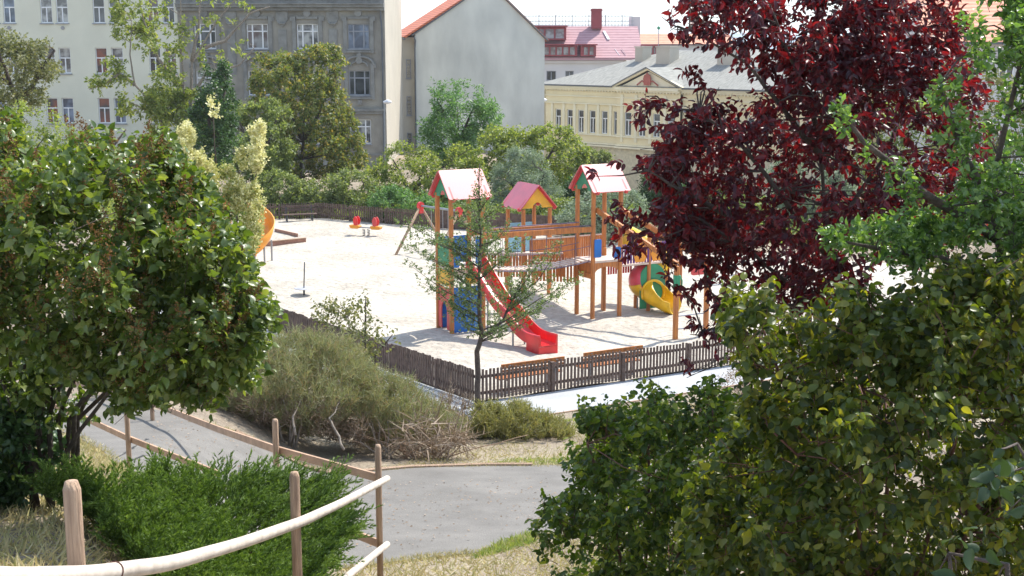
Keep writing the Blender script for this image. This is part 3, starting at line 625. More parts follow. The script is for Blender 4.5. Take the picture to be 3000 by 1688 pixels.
# --- pink mansard building
YP = 165.0; pb = thing('apartment_building', 'white apartment building with pink mansard roof and dark red dormers', 'building', (10, YP, -6))
px0, px1 = X(1480, 170, YP) - 10, X(1835, 170, YP) - 10; zev = Zp(170, YP) + 6; zri = Zp(77, YP + 5) + 6
hp = []
for a, b in ((1572, 1595), (1601, 1629), (1656, 1681), (1776, 1790)):
    for t0, t1 in ((208, 236), (282, 312), (345, 372)): hp.append((X(a, 220, YP) - 10 - px0, X(b, 220, YP) - 10 - px0, Zp(t1, YP) + 6, Zp(t0, YP) + 6))
facade(pb, 'wall', (px0, 0), (1, 0), px1 - px0, -2, zev, hp, M['whitewall'])
for h in hp: win(pb, (px0, 0), (1, 0), *h, frame='sill', transom=0, fr=.08, sill=False)
mb = MB(); xr = X(1885, 170, YP) - 10; xt = X(1862, 77, YP) - 10
mb.add([(px0, -.5, zev), (xr, -.5, zev), (X(1868, 77, YP + 5) - 10, 5, zri), (px0, 5, zri), (px0, 15, zri), (xt, 15, zri)], [(0, 1, 2, 3), (3, 2, 5, 4)]); mb.box(((px0 + xr) / 2, -.6, zev - .1), (xr - px0, .4, .3))
mb.add([(xr, -.5, zev), (xr, 16, zev), (xt, 15, zri), (X(1868, 77, YP + 5) - 10, 5, zri)], [(0, 1, 2, 3)])
prf = mb.build('roof', M['pinkroof'], pb)
mb = MB(); mb.box(((px0 + xr) / 2 + 1.5, 1, zev / 2 - 1.2), (xr - px0 - 3, .5, zev - 1)); mb.box(((px0 + X(1825, 170, YP) - 10) / 2, -.18, zev - .45), (X(1825, 170, YP) - 10 - px0, .35, .3)); mb.build('cornice', M['whitewall'], pb)
def dormer(pxa, pxb, ya_, yb_, dy, nw, top):
    xa, xb = X(pxa, ya_, YP) - 10, X(pxb, ya_, YP) - 10; z1, z0 = Zp(ya_, YP) + 6, Zp(yb_, YP) + 6; mb = MB()
    mb.box(((xa + xb) / 2, dy + 2.5, (z0 + z1) / 2), (xb - xa, 5.6, z1 - z0)); mb.box(((xa + xb) / 2, dy + 2.3, z1 + .12), (xb - xa + .3, 6.2, .16))
    d = mb.build('dormer', M['dkred'], pb); w = (xb - xa - .5) / nw
    for i in range(nw):
        m2 = MB(); m2.box((xa + .3 + w * (i + .5), dy - .33, (z0 + z1) / 2), (w - .22, .06, (z1 - z0) * .72)); m2.build('pane', M['glassc'], d)
dormer(1560, 1660, 80, 118, 1.2, 3, 0); dormer(1565, 1690, 134, 165, -.7, 6, 0); dormer(1700, 1745, 134, 165, -.75, 2, 0); dormer(1885, 1925, 136, 160, -.7, 3, 0)
for (a, b, c, d) in ((1772, 1797, 92, 117), (1803, 1820, 143, 161), (1822, 1840, 143, 161)):
    fz = lambda y_: Zp(y_, YP + 2) + 6
    mb = MB(); ky = 5.5 / (zri - zev); z1_, z2_ = fz(d), fz(c); ys_ = lambda z: -.5 + (z - zev) * ky - .08
    slab(mb, (X(b - 6, d, YP) - 10, ys_(z1_), z1_), (X(a, d, YP) - 10 + .5, ys_(z1_), z1_), (X(a, d, YP) - 10, ys_(z2_), z2_), (X(b - 6, d, YP) - 10 - .5, ys_(z2_), z2_), -.1); mb.build('skylight', M['white'], prf)
mb = MB(); zt0, zt1 = zri + .02, zri + Zp(46, YP + 5) - Zp(77, YP + 5); xa, xb = X(1530, 60, YP + 5) - 10, X(1860, 60, YP + 5) - 10
for z in (zt1, zt0 + .15, (zt0 + zt1) / 2): mb.bar((xa, 6, z), (xb, 6, z), .05); mb.bar((xa, 10, z), (xb, 10, z), .05)
for x in np.arange(xa, xb, .42): mb.bar((x, 6, zt0), (x, 6, zt1), .035); mb.bar((x + .2, 10, zt0), (x + .2, 10, zt1 + .2), .03)
for x in np.arange(xa, xb, 2.1): mb.bar((x, 6, zt0), (x, 6, zt1 + .1), .1)
mb.build('roof_railing', M['steel'], pb)
mb = MB(); cxx = X(1754, 50, YP) - 10; mb.box((cxx, 4.5, (zri + Zp(30, YP) + 6) / 2), (1.3, 1.2, Zp(30, YP) + 6 - zri + .6)); mb.box((cxx, 4.5, Zp(30, YP) + 6.1), (1.5, 1.4, .15)); mb.build('chimney', M['dkred'], pb)
mb = MB(); mb.box((X(1876, 80, YP) - 10, 8, zri - .5), (1.2, 3, 3.4)); mb.build('stair_tower', M['whitewall'], pb)
# --- far roofs to the right
def roofhouse(label, pxa, pxb, yeave, yridge, Y, zb, wallm, roofm, dpt=10, over=.5):
    xa, xb = X(pxa, yeave, Y), X(pxb, yeave, Y); c = (xa + xb) / 2; h = thing('town_house', label, 'house', (c, Y, zb)); z1 = Zp(yeave, Y) - zb; z2 = float(P(1500, yridge, Y + dpt / 2)[2]) - zb; w = (xb - xa) / 2
    mb = MB(); mb.prism([(-w, -2), (w, -2), (w, z1), (-w, z1)], (0, 0, 0), (1, 0, 0), (0, 0, 1), (0, dpt, 0)); mb.prism([(0, z1 + .01), (dpt, z1 + .01), (dpt / 2, z2 - .05)], (-w + .2, 0, 0), (0, 1, 0), (0, 0, 1), (2 * w - .4, 0, 0)); mb.build('wall', wallm, h)
    mb = MB(); slab(mb, (-w - over, -over, z1), (w + over, -over, z1), (w + over, dpt / 2, z2), (-w - over, dpt / 2, z2), .15); slab(mb, (-w - over, dpt / 2, z2), (w + over, dpt / 2, z2), (w + over, dpt + over, z1), (-w - over, dpt + over, z1), .15); r = mb.build('roof', roofm, h)
    mb = MB(); mb.bar((-w - over, -over - .06, z1 + .02), (w + over, -over - .06, z1 + .02), .16, .14); mb.build('gutter', M['gutter'], h)
    return h, r, w, z1, z2
h, r, w, z1, z2 = roofhouse('long orange roofed house behind the pale metal roof', 1885, 2140, 132, 102, 205, -8, M['whitewall'], M['tiles2'])
h, r, w, z1, z2 = roofhouse('house with salmon tiled roof, white chimney and grey wall behind the right hand foliage', 2740, 3250, 128, -5, 92, -6, M['whitewall'], M['tiles2'], 12)
mb = MB(); mb.box((1.0, 4.0, z1 + 2.9), (1.0, .9, 2.4)); mb.build('chimney', M['whitewall'], r)
for x in (-1.5, 1.2, 4.0): win(h, (-w, 0), (1, 0), w + x, w + x + 1.0, z1 - 2.4, z1 - .8, sill=False, depth=-.05)
h, r, w, z1, z2 = roofhouse('low grey white house with pale roof seen through the purple leaves', 2230, 2600, 205, 150, 120, -6, M['whitewall'], M['metroof'], 12)
h, r, w, z1, z2 = roofhouse('cream house with orange roof far behind the purple tree', 2380, 2760, 140, 108, 190, -8, M['cream'], M['tiles2'], 12)
# --- lamps
def lamp(label, px, pyb, pyt, Y, arm):
    b = P(px, pyb, Y); zt = P(px, pyt, Y)[2] - b[2]; l = thing('street_lamp', label, 'street lamp', b)
    mb = MB(); mb.tube([(0, 0, -3), (0, 0, zt)], [.07, .045], 8); mb.tube([(0, 0, zt - .02), (arm * .5, -.1, zt + .06), (arm, -.15, zt + .03)], .035, 6); mb.build('pole', M['steel'], l)
    mb = MB(); mb.tube([(arm - .18, -.15, zt + .0), (arm + .1, -.15, zt + .05), (arm + .34, -.15, zt + .02)], [.07, .16, .05], 8); mb.build('lamp_head', M['lamp'], l)
lamp('tall thin street lamp in front of the sunlit side wall', 1129, 500, 300, 88, .15)
lamp('small white street lamp between gable wall and yellow building', 1591, 345, 294, 118, .0)
o = thing('roof_mast', 'thin mast with green ball on the far roof', 'mast', P(1929, 130, 150)); mb = MB(); mb.tube([(0, 0, -4), (0, 0, P(1929, 80, 150)[2] - P(1929, 130, 150)[2])], .05, 6); mb.build('pole', M['steel'], o)
mb = MB(); z = P(1929, 82, 150)[2] - P(1929, 130, 150)[2]; mb.tube([(0, 0, z - .18), (0, 0, z - .1), (0, 0, z + .1), (0, 0, z + .18)], [.08, .18, .18, .08], 10); mb.build('ball', M['green'], o)

# ================================================================== FENCES
def picket(name, label, a, b, h, step, sw, span, ground=False, seed=1, gap=None):
    a, b = npa(a)[:2], npa(b)[:2]; L = float(np.hypot(*(b - a))); u = (b - a) / L; ang = math.atan2(u[1], u[0]); g = random.Random(seed)
    f = thing(name, label, 'fence', (*a, 0), ang, 'picket fences round the playground'); x = 0.0; k = 0
    while x < L - .3:
        e = min(x + span, L); mb = MB(); n = int((e - x - .1) / step)
        for i in range(n):
            xx = x + .07 + step * (i + .5)
            hh = h + g.uniform(-.02, .015); mb.box((xx, -.035, .05 + hh / 2), (sw, .022, hh), rot=Matrix.Rotation(g.uniform(-.012, .012), 3, 'Y'))
        for z in (.24, h - .14): mb.box(((x + e) / 2, .0, z), (e - x - .1, .045, .07))
        mb.build('slat_panel', M['picket'], f)
        mb = MB(); mb.box((x, 0, h / 2 - .05), (.10, .10, h + .1)); mb.build('post', M['picket'], f); x = e
    return f
picket('picket_fence', 'front run of dark picket fence beside the pale pavement, right of the corner tree', C0, C0 + DR * 16.2, .80, .108, .062, 2.2, seed=2)
picket('picket_fence', 'dark picket fence run from the corner tree back towards the lilac', C0 + DL * 26, C0 - DL * .02, .80, .108, .075, 2.2, seed=3)
BK = G(925, 641)[:2]
picket('picket_fence', 'far dark picket fence right of the bench under the hedge', BK, G(1275, 670)[:2], .80, .125, .08, 2.2, seed=4)
picket('picket_fence', 'far dark picket fence behind the bench', G(560, 652)[:2], BK, .80, .125, .075, 2.2, seed=5)
bf = G(1169, 662)[:2]
f = thing('board_fence', 'closed dark board fence behind the swing frame', 'fence', (*G(1275, 670)[:2], 0), math.atan2((G(1800, 700) - G(1275, 670))[1], (G(1800, 700) - G(1275, 670))[0]), 'picket fences round the playground')
for k in range(8):
    mb = MB()
    for i in range(14): mb.box((k * 2.0 + .07 + i * .14, -.03, .48), (.134, .02, .9))
    mb.box((k * 2.0 + 1.0, 0, .3), (1.95, .05, .07)); mb.box((k * 2.0 + 1.0, 0, .8), (1.95, .05, .07)); mb.build('board_panel', M['picket'], f)
    mb = MB(); mb.box((k * 2.0, .03, .45), (.09, .09, 1.0)); mb.build('post', M['picket'], f)

# ================================================================== PLAY STRUCTURE  (local frame: x = along towers, y = back left)
PA = R(29); PO = G(1324, 981)
ps = thing('play_structure', 'large orange timber climbing structure with roofed towers, chain bridge and red slide', 'climbing frame', (PO[0], PO[1], 0), PA)
ca, sa = math.cos(PA), math.sin(PA)
def loc(p): d = npa(p)[:2] - PO[:2]; return d[0] * ca + d[1] * sa, -d[0] * sa + d[1] * ca
def post(x, y, z0, z1, w=.13, m='orange', par=ps, name='post'):
    mb = MB(); mb.box((x, y, (z0 + z1) / 2), (w, w, z1 - z0), ch=w * .22); return mb.build(name, M[m], par)
def rpoly(pts, r=.08, n=4):
    """round the corners of a 2-D outline"""
    out = []; k = len(pts)
    for i in range(k):
        p, a, b = npa(pts[i]), npa(pts[i - 1]), npa(pts[(i + 1) % k]); da = nrmz(a - p); db = nrmz(b - p); rr = min(r, .45 * np.linalg.norm(a - p), .45 * np.linalg.norm(b - p))
        for t in np.linspace(0, 1, n + 1): q = p + da * rr * (1 - t) ** 2 + db * rr * t ** 2; out.append(tuple(q))
    return out
def roof_on(x0, x1, y0, y1, ze, rise, ridge_axis, gcol, ovh=.18, gov=.20, hot='redroof', notch=True):
    """gable roof; ridge along 'x' or 'y'"""
    if ridge_axis == 'x': ax, ay = Vector((1, 0, 0)), Vector((0, 1, 0)); a0, a1, b0, b1 = x0, x1, y0, y1
    else: ax, ay = Vector((0, 1, 0)), Vector((-1, 0, 0)); a0, a1, b0, b1 = y0, y1, -x1, -x0
    bm_, hw = (b0 + b1) / 2, (b1 - b0) / 2 + gov; L = a1 - a0 + 2 * ovh; o = ax * (a0 - ovh) + ay * bm_
    for s in (-1, 1):
        d = (ay * s * hw - Vector((0, 0, rise))); ln = d.length; d.normalize(); n = ax.cross(d); n = n if n.z > 0 else -n
        mb = MB(); mb.prism(rpoly([(0, -.0), (L, 0), (L, ln), (0, ln)], .07), o + Vector((0, 0, ze + rise)), ax, d, n * .035); mb.build('roof_panel', M[hot], ps, tri=False)
    for e, q in ((a0 - .02, 0), (a1 + .02, 1)):
        h0 = hw - .10; k = rise / hw; poly = [(-h0, .03), (h0, .03), (.0, rise - .08)]
        if notch: poly = [(-h0, .03)] + [(.2 * math.cos(t), .03 + .2 * math.sin(t)) for t in np.linspace(math.pi, 0, 9)] + [(h0, .03), (0, rise - .08)]
        mb = MB(); mb.prism(poly, ax * e + ay * bm_ + Vector((0, 0, ze)), ay, (0, 0, 1), ax * .03 * (1 if q else -1)); g = mb.build('gable_panel', M[gcol], ps, tri=True)
        mb = MB()
        for s in (-1, 1):
            mb.bar(ax * (e + (.035 if q else -.035)) + ay * (bm_ + s * (hw - .01)) + Vector((0, 0, ze + .0)), ax * (e + (.035 if q else -.035)) + ay * bm_ + Vector((0, 0, ze + rise - .02)), .05, .09)
            mb.tube([ax * (e - .03) + ay * (bm_ + s * (hw - .02)) + Vector((0, 0, ze)), ax * (e + .05) + ay * (bm_ + s * (hw - .02)) + Vector((0, 0, ze))], .07, 10)
        mb.build('gable_trim', M['redpanel'], g)
def xp(pts, x, t=.03, off=0):  # panel in plane x = const, outline (y, z)
    mb = MB(); mb.prism(pts, (x, 0, 0), (0, 1, 0), (0, 0, 1), (t, 0, 0)); return mb
def yp(pts, y, t=.03): mb = MB(); mb.prism(pts, (0, y, 0), (1, 0, 0), (0, 0, 1), (0, t, 0)); return mb
rect = lambda a, b, c, d, r=.05: rpoly([(a, c), (b, c), (b, d), (a, d)], r)
# tower one
x1, y1 = 1.1, .95
for (x, y) in ((0, 0), (0, y1), (x1, 0), (x1, y1)): post(x, y, -.2, 4.36)
roof_on(0, x1, 0, y1, 4.24, .82, 'x', 'green', .2, .27)
pl1 = 2.05
mb = MB(); mb.box((x1 / 2, y1 / 2, pl1 - .04), (x1 + .0, y1 + .0, .06)); mb.box((x1 / 2, .0, pl1 - .14), (x1 - .14, .05, .14)); mb.box((x1 / 2, y1, pl1 - .14), (x1 - .14, .05, .14)); mb.box((0, y1 / 2, pl1 - .14), (.05, y1 - .14, .14)); mb.box((x1, y1 / 2, pl1 - .14), (.05, y1 - .14, .14)); mb.build('platform', M['deck'], ps)
xp(rect(.07, y1 - .07, 2.12, 2.98), -.03).build('guard_panel', M['green'], ps)
xp(rect(.07, y1 - .07, 1.50, 1.98), -.03).build('lower_panel', M['ypanel'], ps)
arch = [(.07, .12), (.285, .12)] + [(.475 + .19 * math.cos(t), .66 + .32 * math.sin(t)) for t in np.linspace(math.pi, 0, 11)] + [(.665, .12), (y1 - .07, .12), (y1 - .07, 1.45), (.07, 1.45)]
ap_ = xp(arch, -.03).build('arch_panel', M['redpanel'], ps, tri=True)
mb = MB()
for (y, z) in ((.30, 1.25), (.475, 1.3), (.65, 1.25), (.475, 1.15)): mb.tube([(-.045, y, z), (-.025, y, z)], .035, 8)
mb.build('hole_disc', M['dsteel'], ap_)  # solid dark discs, their colour stands for the shade inside holes
yp(rect(.07, x1 - .07, .05, 1.48), -.015).build('lower_panel', M['blue'], ps); yp(rect(.07, x1 - .07, .05, 1.1), y1 - .015).build('lower_panel', M['blue'], ps)
yp(rect(.06, .26, 2.1, 3.02), -.03).build('guard_panel', M['blue'], ps); yp(rect(x1 - .26, x1 - .06, 2.1, 3.02), -.03).build('guard_panel', M['blue'], ps)
yp(rect(.07, x1 - .07, 2.1, 2.95), y1 - .015).build('guard_panel', M['blue'], ps); yp(rect(.5, x1 - .07, 1.55, 1.95), -.02).build('lower_panel', M['ypanel'], ps)
# red slide: channel with rolled side walls, swept along a wavy profile
def slide(name, pts, width, wall, mat_, par, down=(0, -1), n=40, end=True):
    """pts (d, z) profile; runs from (x0,y0) along down"""
    d = npa([p[0] for p in pts]); z = npa([p[1] for p in pts]); s = np.linspace(d[0], d[-1], n)
    # smooth interpolation
    zz = np.interp(s, d, z); 
    for _ in range(3): zz[1:-1] = (zz[:-2] + zz[1:-1] * 2 + zz[2:]) / 4
    return s, zz
sx0, sy0, swd = .80, -.02, .27
s_, z_ = slide('s', [(0, 2.06), (.25, 2.0), (.7, 1.62), (1.5, 1.02), (2.0, .82), (2.5, .48), (2.95, .31), (3.74, .28)], 0, 0, 0, 0)
mb = MB(); prof = [(-swd - .05, .20), (-swd - .035, .235), (-swd, .24), (-swd + .015, .2), (-swd + .03, .03), (-swd + .07, 0), (swd - .07, 0), (swd - .03, .03), (swd - .015, .2), (swd, .24), (swd + .035, .235), (swd + .05, .20), (swd + .04, -.03), (-swd - .04, -.03)]
vs = []; 
for q, (d, z) in enumerate(zip(s_, z_)):
    k = 1 + .6 * math.exp(-((d - 3.5) / .35) ** 2) * 0; wob = .05 * math.sin(d * 3.4)
    for (a, b) in prof: vs.append((sx0 + a + .125 * d, sy0 - d, z + (b * (1.3 + wob * 2 + .35 * float(sstep((.5 - d) / .5))) if b > .1 else b)))
n = len(prof); fs = [(i * n + j, i * n + (j + 1) % n, (i + 1) * n + (j + 1) % n, (i + 1) * n + j) for i in range(len(s_) - 1) for j in range(n)]
fs = [f[::-1] for f in fs] + [tuple(range(n)), tuple(range((len(s_) - 1) * n, len(s_) * n))[::-1]]
mb.add(vs, fs); dE = s_[-1]
mb.prism([(-swd - .04, -.06), (swd + .04, -.06), (swd + .04, .24), (-swd - .04, .24)], (sx0 + .125 * dE, sy0 - dE + .001, 0), (1, 0, 0), (0, 0, 1), (0, .03, 0))
for s in (-1, 1): mb.prism([(0, -.06), (-.62, -.06), (-.62, .3), (-.4, .56), (0, .54)], (sx0 + .125 * dE + s * (swd + .035), sy0 - dE + .0, 0), (.125, -.992, 0), (0, 0, 1), (.012 * s, 0, 0))
sl = mb.build('slide', M['redpl'], ps, smooth=True, tri=True)
mod = sl.modifiers.new('edge', 'EDGE_SPLIT'); mod.split_angle = R(40)
mb = MB()
for d in (1.0, 2.3): 
    zz_ = float(np.interp(d, s_, z_))
    for s in (-.2, .2): mb = MB(); mb.tube([(sx0 + s + .125 * d, sy0 - d, zz_), (sx0 + s + .125 * d, sy0 - d, -.1)], .03, 8); mb.build('leg', M['steel'], sl)
# tower two
tx0, tx1, ty0, ty1 = 5.03, 6.08, -.22, .76; pl2 = 1.95
for (x, y) in ((tx0, ty0), (tx0, ty1), (tx1, ty0), (tx1, ty1)): post(x, y, -.2, 4.36)
roof_on(tx0, tx1, ty0, ty1, 4.20, .82, 'x', 'green', .2, .27)
mb = MB(); mb.box(((tx0 + tx1) / 2, (ty0 + ty1) / 2, pl2 - .04), (tx1 - tx0 + .02, ty1 - ty0 + .02, .07)); mb.build('platform', M['deck'], ps)
def arch_skirt(a, b, top, h, dip): return [(a, top - h), (a, top), (b, top), (b, top - h)] + [((a + b) / 2 + (b - a) / 2 * math.cos(t), top - h + dip * math.sin(t)) for t in np.linspace(0, math.pi, 11)][1:-1]
yp(arch_skirt(tx0 + .07, tx1 - .07, pl2 - .08, .34, .2), ty0 - .02).build('arch_skirt', M['orange'], ps, tri=True)
mb = MB(); mb.box((tx0 - .0, (ty0 + ty1) / 2, pl2 - .52), (.05, ty1 - ty0 - .14, .16)); mb.box((tx0 + .05, (ty0 + ty1) / 2, pl2 - .28), (.05, ty1 - ty0 - .14, .36)); mb.build('skirt_board', M['orange'], ps)
yp(rect(tx0 + .0, tx0 + .26, pl2 + .12, pl2 + .72), ty0 - .10).build('blue_panel', M['blue'], ps); yp(rect(tx1 - .30, tx1 - .02, pl2 + .02, pl2 + .42, .1), ty0 - .10).build('blue_panel', M['blue'], ps)
# beams and hanging bridge between the towers
for yb0, yb1 in ((.02, ty0), (y1 - .02, ty1)):
    mb = MB(); mb.bar((x1, yb0, 3.0), (tx0, yb1, 3.0), .07, .17); mb.build('beam', M['orange'], ps)
    mb = MB(); mb.bar((x1, yb0 + (.06 if yb0 < .5 else -.06), 3.12), (tx0, yb1 + (.06 if yb0 < .5 else -.06), 3.12), .05, .03); mb.build('hand_rope', M['rope'], ps)
nb = 22; mb = MB(); rp = MB()
for i in range(nb):
    t = (i + .5) / nb; x = x1 + (tx0 - x1) * t; z = 1.98 - .17 * 4 * t * (1 - t); ya_ = .12 * (1 - t) + (ty0 + .12) * t; yb__ = (y1 - .12) * (1 - t) + (ty1 - .12) * t
    mb.box((x, (ya_ + yb__) / 2, z), (.10, yb__ - ya_, .045))
    for yy, yt in () if i % 3 else ((ya_ - .02, .02 * (1 - t) + ty0 * t), (yb__ + .02, (y1 - .02) * (1 - t) + ty1 * t)): rp.tube([(x, yy, z), (x, yt, 2.95)], .009, 4, False)
mb.build('bridge_deck', M['deck'], ps); 
for o_ in (.10, y1 - .10):
    rp.tube([(x1 + (tx0 - x1) * t, (o_ * (1 - t) + (ty0 + .1 if o_ < .5 else ty1 - .1) * t), 1.95 - .68 * t * (1 - t)) for t in np.linspace(0, 1, 14)], .02, 5)
    rp.tube([(x1 + (tx0 - x1) * t, (o_ * (1 - t) + (ty0 + .1 if o_ < .5 else ty1 - .1) * t), 2.45 - .6 * t * (1 - t)) for t in np.linspace(0, 1, 14)], .012, 5)
rp.build('bridge_rope', M['rope'], ps)
# tower three (low, behind) and the picket ramp to it
ux, uy = loc(G(1533, 860)); vx0, vx1, vy0, vy1 = ux - .0, ux + 1.1, uy + .0, uy + 1.15
for (x, y) in ((vx0, vy0), (vx0, vy1), (vx1, vy0), (vx1, vy1)): post(x, y, -.2, 3.05)
roof_on(vx0, vx1, vy0, vy1, 3.06, .84, 'y', 'ypanel')
mb = MB(); mb.box(((vx0 + vx1) / 2, (vy0 + vy1) / 2, 1.2), (1.15, 1.2, .07)); mb.build('platform', M['deck'], ps)
xp(rect(vy0 + .06, vy1 - .06, 1.35, 2.35), vx0 - .02).build('guard_panel', M['ltblue'], ps); yp(rect(vx0 + .06, vx1 - .06, 1.35, 2.42), vy1).build('guard_panel', M['ltblue'], ps)
def ramp(a, b, za, zb, hgt=.85, n=24, side=.0, low=.1):
    a, b = npa(a), npa(b); mb = MB()
    for i in range(n + 1):
        t = i / n; p = a + (b - a) * t; z = za + (zb - za) * t; mb.box((p[0], p[1], z + hgt / 2 - low), (.055, .055, hgt), PA)
    mb.build('picket_rail', M['orange'], ps); mb = MB(); mb.bar((*a, za + hgt - low), (*b, zb + hgt - low), .08, .05); mb.build('handrail', M['deck'], ps)
ramp((tx0 - .02, ty1), (vx0 + .3, vy0), 1.9, 1.2); ramp((tx1, ty1), (vx1, vy0), 1.9, 1.2); ramp((x1 + 1.4, ty1 + 1.9), (tx0, ty1 + .9), 1.3, 1.25, .8, 26); ramp((tx0 - 1.6, ty1 + .1), (tx0, ty1 - .05), 1.38, 1.2, .62, 13)
mb = MB(); p0 = Vector(((tx0 + tx1) / 2, ty1, 1.9)); p1_ = Vector(((vx0 + vx1) / 2, vy0, 1.2)); mb.bar(p0, p1_, 1.0, .06); mb.build('ramp_deck', M['deck'], ps)
for px_, py_ in ((1607, 864), (1484, 872), (1769, 915)):
    a, b = loc(G(px_, py_)); post(a, b, -.2, 2.2, .11)
# inclined beams down to the climbing frame on the right
wx0, wy0 = loc(G(1978, 998)); wx1 = wx0 + 1.15
for x, wxx in ((tx0 + .12, wx0), (tx1 - .05, wx1)):
    mb = MB(); mb.bar((x, ty0, 3.62), (wxx, wy0, 2.36), .09, .16); mb.build('inclined_beam', M['orange'], ps)
    p = post(wxx, wy0, -.25, 2.3, .15)
    mb = MB(); mb.box((wxx, wy0 - .01, 1.82), (.19, .19, .42), ch=.04); mb.tube([(wxx + .13, wy0, 2.0), (wxx + .2, wy0, 1.85), (wxx + .2, wy0, 1.62), (wxx + .1, wy0, 1.55)], .025, 6); mb.build('clamp', M['green'], p)
mb = MB()
for z in (.35, .75): mb.tube([(wx0, wy0, z), (wx1, wy0, z)], .02, 6)
for z in (1.85, 1.6): mb.tube([(wx1, wy0, z), (wx1 + 1.6, wy0 + .3, z - .1)], .02, 6)
mb.tube([(wx0 + .5, wy0 + .6, 2.2), (wx0 + .5, wy0 + .6, .2)], .02, 6); mb.build('rung', M['steel'], ps)
# right hand decks: purple flame panel, red ladder wall, tower four
qx, qy = loc(G(1905, 905))
mb = MB(); mb.box((tx1 + 1.35, ty0 + .55, pl2 - .28), (2.5, .8, .06)); mb.build('platform', M['deck'], ps)
mb = MB(); 
for i in range(20): mb.box((tx1 + .2 + i * .115, ty0 + .16, pl2 + .1), (.07, .03, .66))
fp = mb.build('slat_panel', M['purple'], ps)
mb = MB()
def flame(cx, s): return [(cx + x * s, z * s) for x, z in ((-.24, 0), (-.34, .3), (-.2, .62), (-.22, .42), (-.08, .55), (-.02, .95), (.06, .6), (.16, .82), (.18, .5), (.32, .68), (.34, .3), (.22, 0))]
for cx in (.9, 1.6): mb.prism([(x + tx1, z + pl2 - .2) for x, z in flame(cx, .8)], (0, ty0 + .12, 0), (1, 0, 0), (0, 0, 1), (0, .02, 0))
mb.build('flame', M['oslide'], fp, tri=True)
for x in (tx1 + 1.3, tx1 + 2.6):
    for y in (ty0 + .2, ty0 + .95): post(x, y, -.2, 2.75 if x > tx1 + 2 else 2.6, .12)
mb = MB(); 
for i in range(10): mb.box((tx1 + .15 + i * .1, ty0 + .9, pl2 - .5), (.06, .03, .36))
mb.build('slat_skirt', M['redpanel'], ps)
mb = MB(); mb.prism(rect(tx1 + 2.7, tx1 + 3.3, 1.2, 2.2, .1), (0, ty0 - .3, 0), (1, 0, 0), (0, 0, 1), (0, .03, 0)); mb.build('guard_panel', M['redpanel'], ps)
# yellow and red tube slide
mc = npa(G(1908, 912)); ml = loc(mc); mz = .66; 
fx, fy = math.cos(R(-30)), math.sin(R(-30))      # local: plate faces the camera side
pr = Vector((math.cos(R(-8)), math.sin(R(-8)), 0)); pn = Vector((-pr.y, pr.x, 0)) * -1     # plate right axis, outward normal
pc_ = Vector((ml[0], ml[1], 0))
plate = [(-.46, .12)] + [(.48 * math.cos(t), 1.12 + .52 * math.sin(t)) for t in np.linspace(math.pi, 0, 17)] + [(.46, .12)]
mb = MB(); mb.prism(plate, pc_ + pn * .02, pr, (0, 0, 1), pn * .04); tp = mb.build('tube_plate', M['green'], ps, tri=True)
def sweep(path, rad, name, mat_, n=24, open_from=0.0, thick=.02):
    """tube or open chute: cross-section circle; open_from = list per point of half opening angle at the top"""
    path = [Vector(p) for p in path]; k = len(path); vs = []; fs = []
    for i, p in enumerate(path):
        d = (path[min(i + 1, k - 1)] - path[max(i - 1, 0)]).normalized(); r = d.cross(Vector((0, 0, 1))).normalized(); u = r.cross(d); o = open_from[i]
        rr = rad[i] if hasattr(rad, '__len__') else rad
        for j in range(n + 1):
            t = math.pi / 2 + o + (2 * math.pi - 2 * o) * j / n; vs.append(p + (r * math.cos(t) + u * math.sin(t)) * rr)
    for i in range(k - 1):
        for j in range(n): fs.append((i * (n + 1) + j, i * (n + 1) + j + 1, (i + 1) * (n + 1) + j + 1, (i + 1) * (n + 1) + j))
    mb = MB(); mb.add(vs, fs); o = mb.build(name, M[mat_], ps, smooth=True); m = o.modifiers.new('t', 'SOLIDIFY'); m.thickness = thick; m.offset = 1; return o
ctr = pc_ + Vector((0, 0, mz))
# chute: from inside the plate out to the lip
cp = [ctr - pn * .35 + Vector((0, 0, .02)), ctr - pn * .1, ctr + pn * .1, ctr + pn * .3 + pr * .06 + Vector((0, 0, -.04)), ctr + pn * .5 + pr * .16 + Vector((0, 0, -.09)), ctr + pn * .74 + pr * .28 + Vector((0, 0, -.18)), ctr + pn * .95 + pr * .42 + Vector((0, 0, -.19))]
sweep(cp, [.40, .40, .41, .42, .42, .43, .44], 'chute', 'yellow', 28, [0.0, .0, .15, .8, 1.2, 1.4, 1.5], .03)
mb = MB(); ringp = [ctr + pn * .12 + (pr * math.cos(t) + Vector((0, 0, 1)) * math.sin(t)) * .42 for t in np.linspace(-.5, math.pi + .5, 26)]; mb.tube(ringp, .045, 8); mb.build('mouth_ring', M['yellow'], ps, smooth=True)
# drum behind the plate and tube climbing away
dz = Vector((0, 0, 1)); dpath = [pc_ + dz * 1.08, pc_ - pn * .2 + dz * 1.04 - pr * .04, pc_ - pn * .42 + dz * 1.0 - pr * .1, pc_ - pn * .62 + dz * .97 - pr * .16, pc_ - pn * .75 + dz * .95 - pr * .2]
sweep(dpath, [.50, .57, .58, .50, .30], 'drum', 'pink', 28, [0] * 5); sweep([p - dz * .02 for p in dpath], [.51, .585, .595, .515, .31], 'drum_base', 'yellow', 28, [1.75] * 5)
up = [ctr - pn * .4 + pr * .25 + Vector((0, 0, .62)), ctr - pn * .55 + pr * .6 + Vector((0, 0, .85)), ctr - pn * 1.0 + pr * .62 + Vector((0, 0, 1.15)), ctr - pn * 1.5 + pr * .3 + Vector((0, 0, 1.4)), ctr - pn * 1.9 + pr * .0 + Vector((0, 0, 1.6))]
sweep(up, .42, 'upper_tube', 'yellow', 26, [0] * 5)
mb = MB(); 
